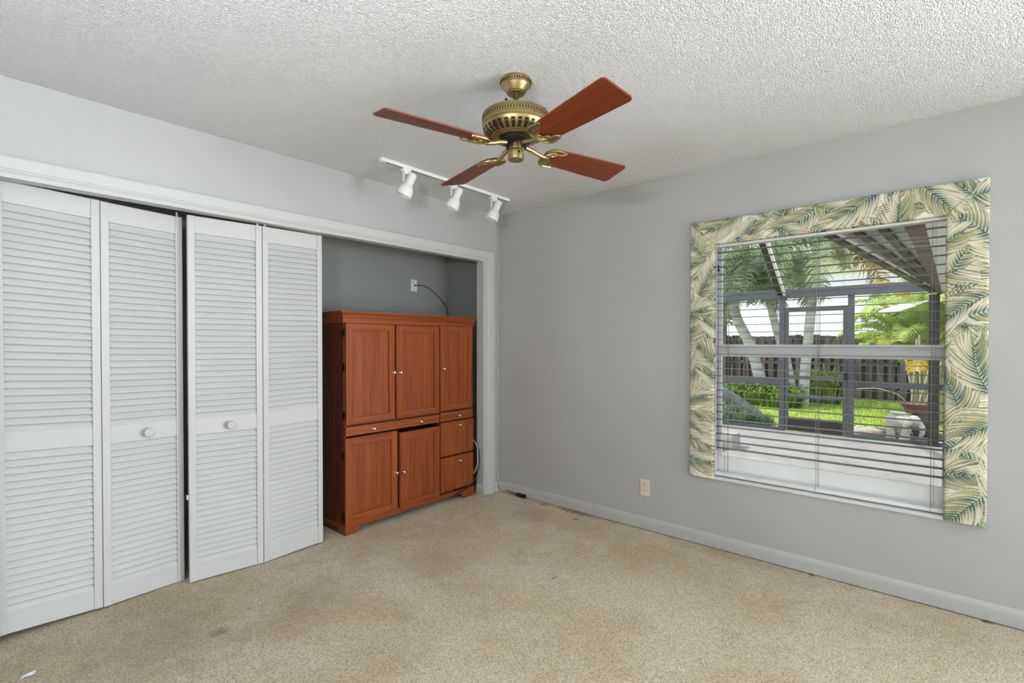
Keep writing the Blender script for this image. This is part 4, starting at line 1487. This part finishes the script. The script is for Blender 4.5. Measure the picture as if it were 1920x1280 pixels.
def areca(cx_, cy_, n, hmin, hmax, label, seed, azr=(0, 2 * PI)):
    random.seed(seed)
    o = empty('areca_palm', (cx_, cy_, PZ - 0.03), label, 'palm', 'areca palms by the far corner')
    for i in range(max(4, n // 4)):
        q = MB()
        a = random.uniform(0, 2 * PI)
        bx, by = cx_ + 0.16 * math.cos(a), cy_ + 0.16 * math.sin(a)
        q.tube([(bx, by, PZ - 0.04), (bx + 0.05 * math.cos(a), by + 0.05 * math.sin(a), 0.7), (bx + 0.12 * math.cos(a), by + 0.12 * math.sin(a), 1.3)], [0.035, 0.03, 0.022], 8)
        q.build('cane', plain('areca_cane', (150, 148, 104), 0.6), o, True)
    for i in range(n):
        q = MB()
        az = azr[0] + (azr[1] - azr[0]) * (i + random.random() * 0.6) / n
        z0 = random.uniform(hmin, hmax)
        frond(q, (cx_ + 0.1 * math.cos(az), cy_ + 0.1 * math.sin(az), z0), az, random.uniform(0.7, 1.25), random.uniform(1.1, 1.5), random.uniform(1.3, 2.4), 70, 0.36, 0.024, 0.25, 0.35, 0.014, 0.3, 0.2, 0.35)
        q.build('frond', MYELL if random.random() < 0.13 else MARECA, o, fixn=False)


areca(8.3, -2.75, 60, 0.7, 1.75, 'yellow green areca palm left of the dark corner post', 21)
areca(8.9, -3.55, 34, 0.6, 1.6, 'yellow tinged areca palm right of the dark corner post', 31)
random.seed(123)

# elephant garden stool
EXx, EYy = 6.05, -2.52
el = empty('elephant_ornament', (EXx, EYy, PZ), 'white ceramic elephant garden stool outside the enclosure', 'garden ornament')


def blob(mb, c, rx, ry, rz, n=20):
    vs, fs = [], []
    for i in range(n // 2 + 1):
        th = PI * i / (n // 2)
        for j in range(n):
            ph = 2 * PI * j / n
            vs.append((c[0] + rx * math.sin(th) * math.cos(ph), c[1] + ry * math.sin(th) * math.sin(ph), c[2] + rz * math.cos(th)))
    for i in range(n // 2):
        for j in range(n):
            fs.append((i * n + j, i * n + (j + 1) % n, (i + 1) * n + (j + 1) % n, (i + 1) * n + j))
    mb.add(vs, fs)


q = MB()
blob(q, (EXx, EYy + 0.05, 0.15), 0.13, 0.165, 0.125)
for (dx, dy) in ((-0.06, 0.125), (0.06, 0.125), (-0.06, -0.03), (0.06, -0.03)):
    q.tube([(EXx + dx * .9, EYy + dy, 0.14), (EXx + dx, EYy + dy, 0.02), (EXx + dx, EYy + dy, -0.07), (EXx + dx, EYy + dy, PZ - 0.012)], [0.062, 0.056, 0.058, 0.066], 14)
body = q.build('body', MSTONE, el, True)
q = MB()
blob(q, (EXx, EYy - 0.135, 0.165), 0.09, 0.085, 0.09)
q.tube(spline([(EXx, EYy - 0.18, 0.15), (EXx, EYy - 0.225, 0.08), (EXx, EYy - 0.228, 0.0), (EXx, EYy - 0.205, -0.05)], 5), [0.05 - 0.0018 * i for i in range(16)], 12)
q.build('head', MSTONE, el, True)
for s_ in (-1, 1):
    q = MB()
    blob(q, (EXx + s_ * 0.105, EYy - 0.085, 0.17), 0.018, 0.055, 0.07, 14)
    q.build('ear', MSTONE, el, True)
    q = MB(); q.tube([(EXx + s_ * 0.045, EYy - 0.19, 0.11), (EXx + s_ * 0.055, EYy - 0.225, 0.085), (EXx + s_ * 0.05, EYy - 0.25, 0.10)], [0.012, 0.010, 0.004], 8)
    q.build('tusk', MSTONE, el, True)
q = MB(); q.box(EXx - 0.122, EXx + 0.122, EYy - 0.01, EYy + 0.11, 0.055, 0.080)
q.build('saddle_fringe', MGOLD, el, bevel=0.004)
q = MB(); q.lathe([(0.0, 0.262), (0.085, 0.262), (0.098, 0.268), (0.098, 0.284), (0.09, 0.290), (0.0, 0.290)], (EXx, EYy + 0.05, 0), n=24)
q.build('saddle_seat', MSTONE, el, True)

# planter with bare stems
px_, py_ = 6.55, -2.66
po = empty('planter', (px_, py_, PZ), 'brown urn and flared terracotta planter behind the elephant ornament', 'planter')
q = MB(); q.lathe([(0.10, PZ - 0.012), (0.15, 0.0), (0.17, 0.10), (0.14, 0.20), (0.11, 0.24)], (px_, py_ - 0.08, 0), n=24); q.build('urn', MURN, po, True)
q = MB()
q.lathe([(0.0, 0.24), (0.13, 0.24), (0.15, 0.30), (0.205, 0.375), (0.20, 0.385), (0.19, 0.375), (0.15, 0.33), (0.0, 0.33)], (px_, py_, 0), n=24); q.build('flared_bowl', MTERRA, po, True)
for i, (dx, dy, h_, ex, ey) in enumerate(((0, 0.06, 1.05, 0.1, -0.06), (0.03, -0.05, 1.1, 0.0, 0.02), (-0.03, -0.02, 0.9, 0.1, -0.2), (0.05, 0.08, 0.55, 0.05, 0.55), (0, -0.09, 0.7, 0.0, -0.2), (0.02, 0.02, 0.8, 0.0, 0.12))):
    q = MB()
    if i == 3:
        q.tube(spline([(px_ + dx, py_ + dy, 0.33), (px_, py_ + 0.22, 0.50), (px_, py_ + 0.48, 0.58), (px_, py_ + 0.75, 0.56)], 5), 0.008, 6)
    else:
        q.tube(spline([(px_ + dx, py_ + dy, 0.33), (px_ + dx + ex * .4, py_ + dy + ey * .5, 0.33 + h_ * 0.5), (px_ + dx + ex, py_ + dy + ey, 0.33 + h_)], 5), 0.011, 6)
    q.build('stem', MSTEM, po, True)

for i, (x, y, s_, lb) in enumerate(((5.95, -2.02, 0.13, 'long pale rock nearest the screen door'), (6.15, -2.12, 0.15, 'rounded pale rock behind the long one by the screen door'), (6.4, -2.0, 0.12, 'grey rock at the back of the gravel bed'), (5.85, -2.55, 0.06, 'small pale rock in front of the elephant ornament'), (5.82, -2.70, 0.05, 'small reddish rock right of the elephant feet'), (5.83, -3.0, 0.07, 'pale rock right of the dark corner post'))):
    bm = bmesh.new()
    bmesh.ops.create_icosphere(bm, subdivisions=3, radius=1)
    for v in bm.verts:
        nz = mnoise.noise(v.co * 1.3 + Vector((i * 7.1, 0, 0)))
        v.co = Vector((v.co.x * s_ * 0.8, v.co.y * s_ * 1.3, v.co.z * s_ * 0.5)) * (1 + 0.3 * nz)
    me = bpy.data.meshes.new('rock')
    bm.to_mesh(me); bm.free()
    me.materials.append(MROCK)
    me.polygons.foreach_set('use_smooth', [True] * len(me.polygons))
    o = bpy.data.objects.new('rock', me)
    COL.objects.link(o)
    o.location = (x, y, PZ - 0.012 + s_ * 0.3)
    tag(o, lb, 'rock', 'rocks in the gravel bed')
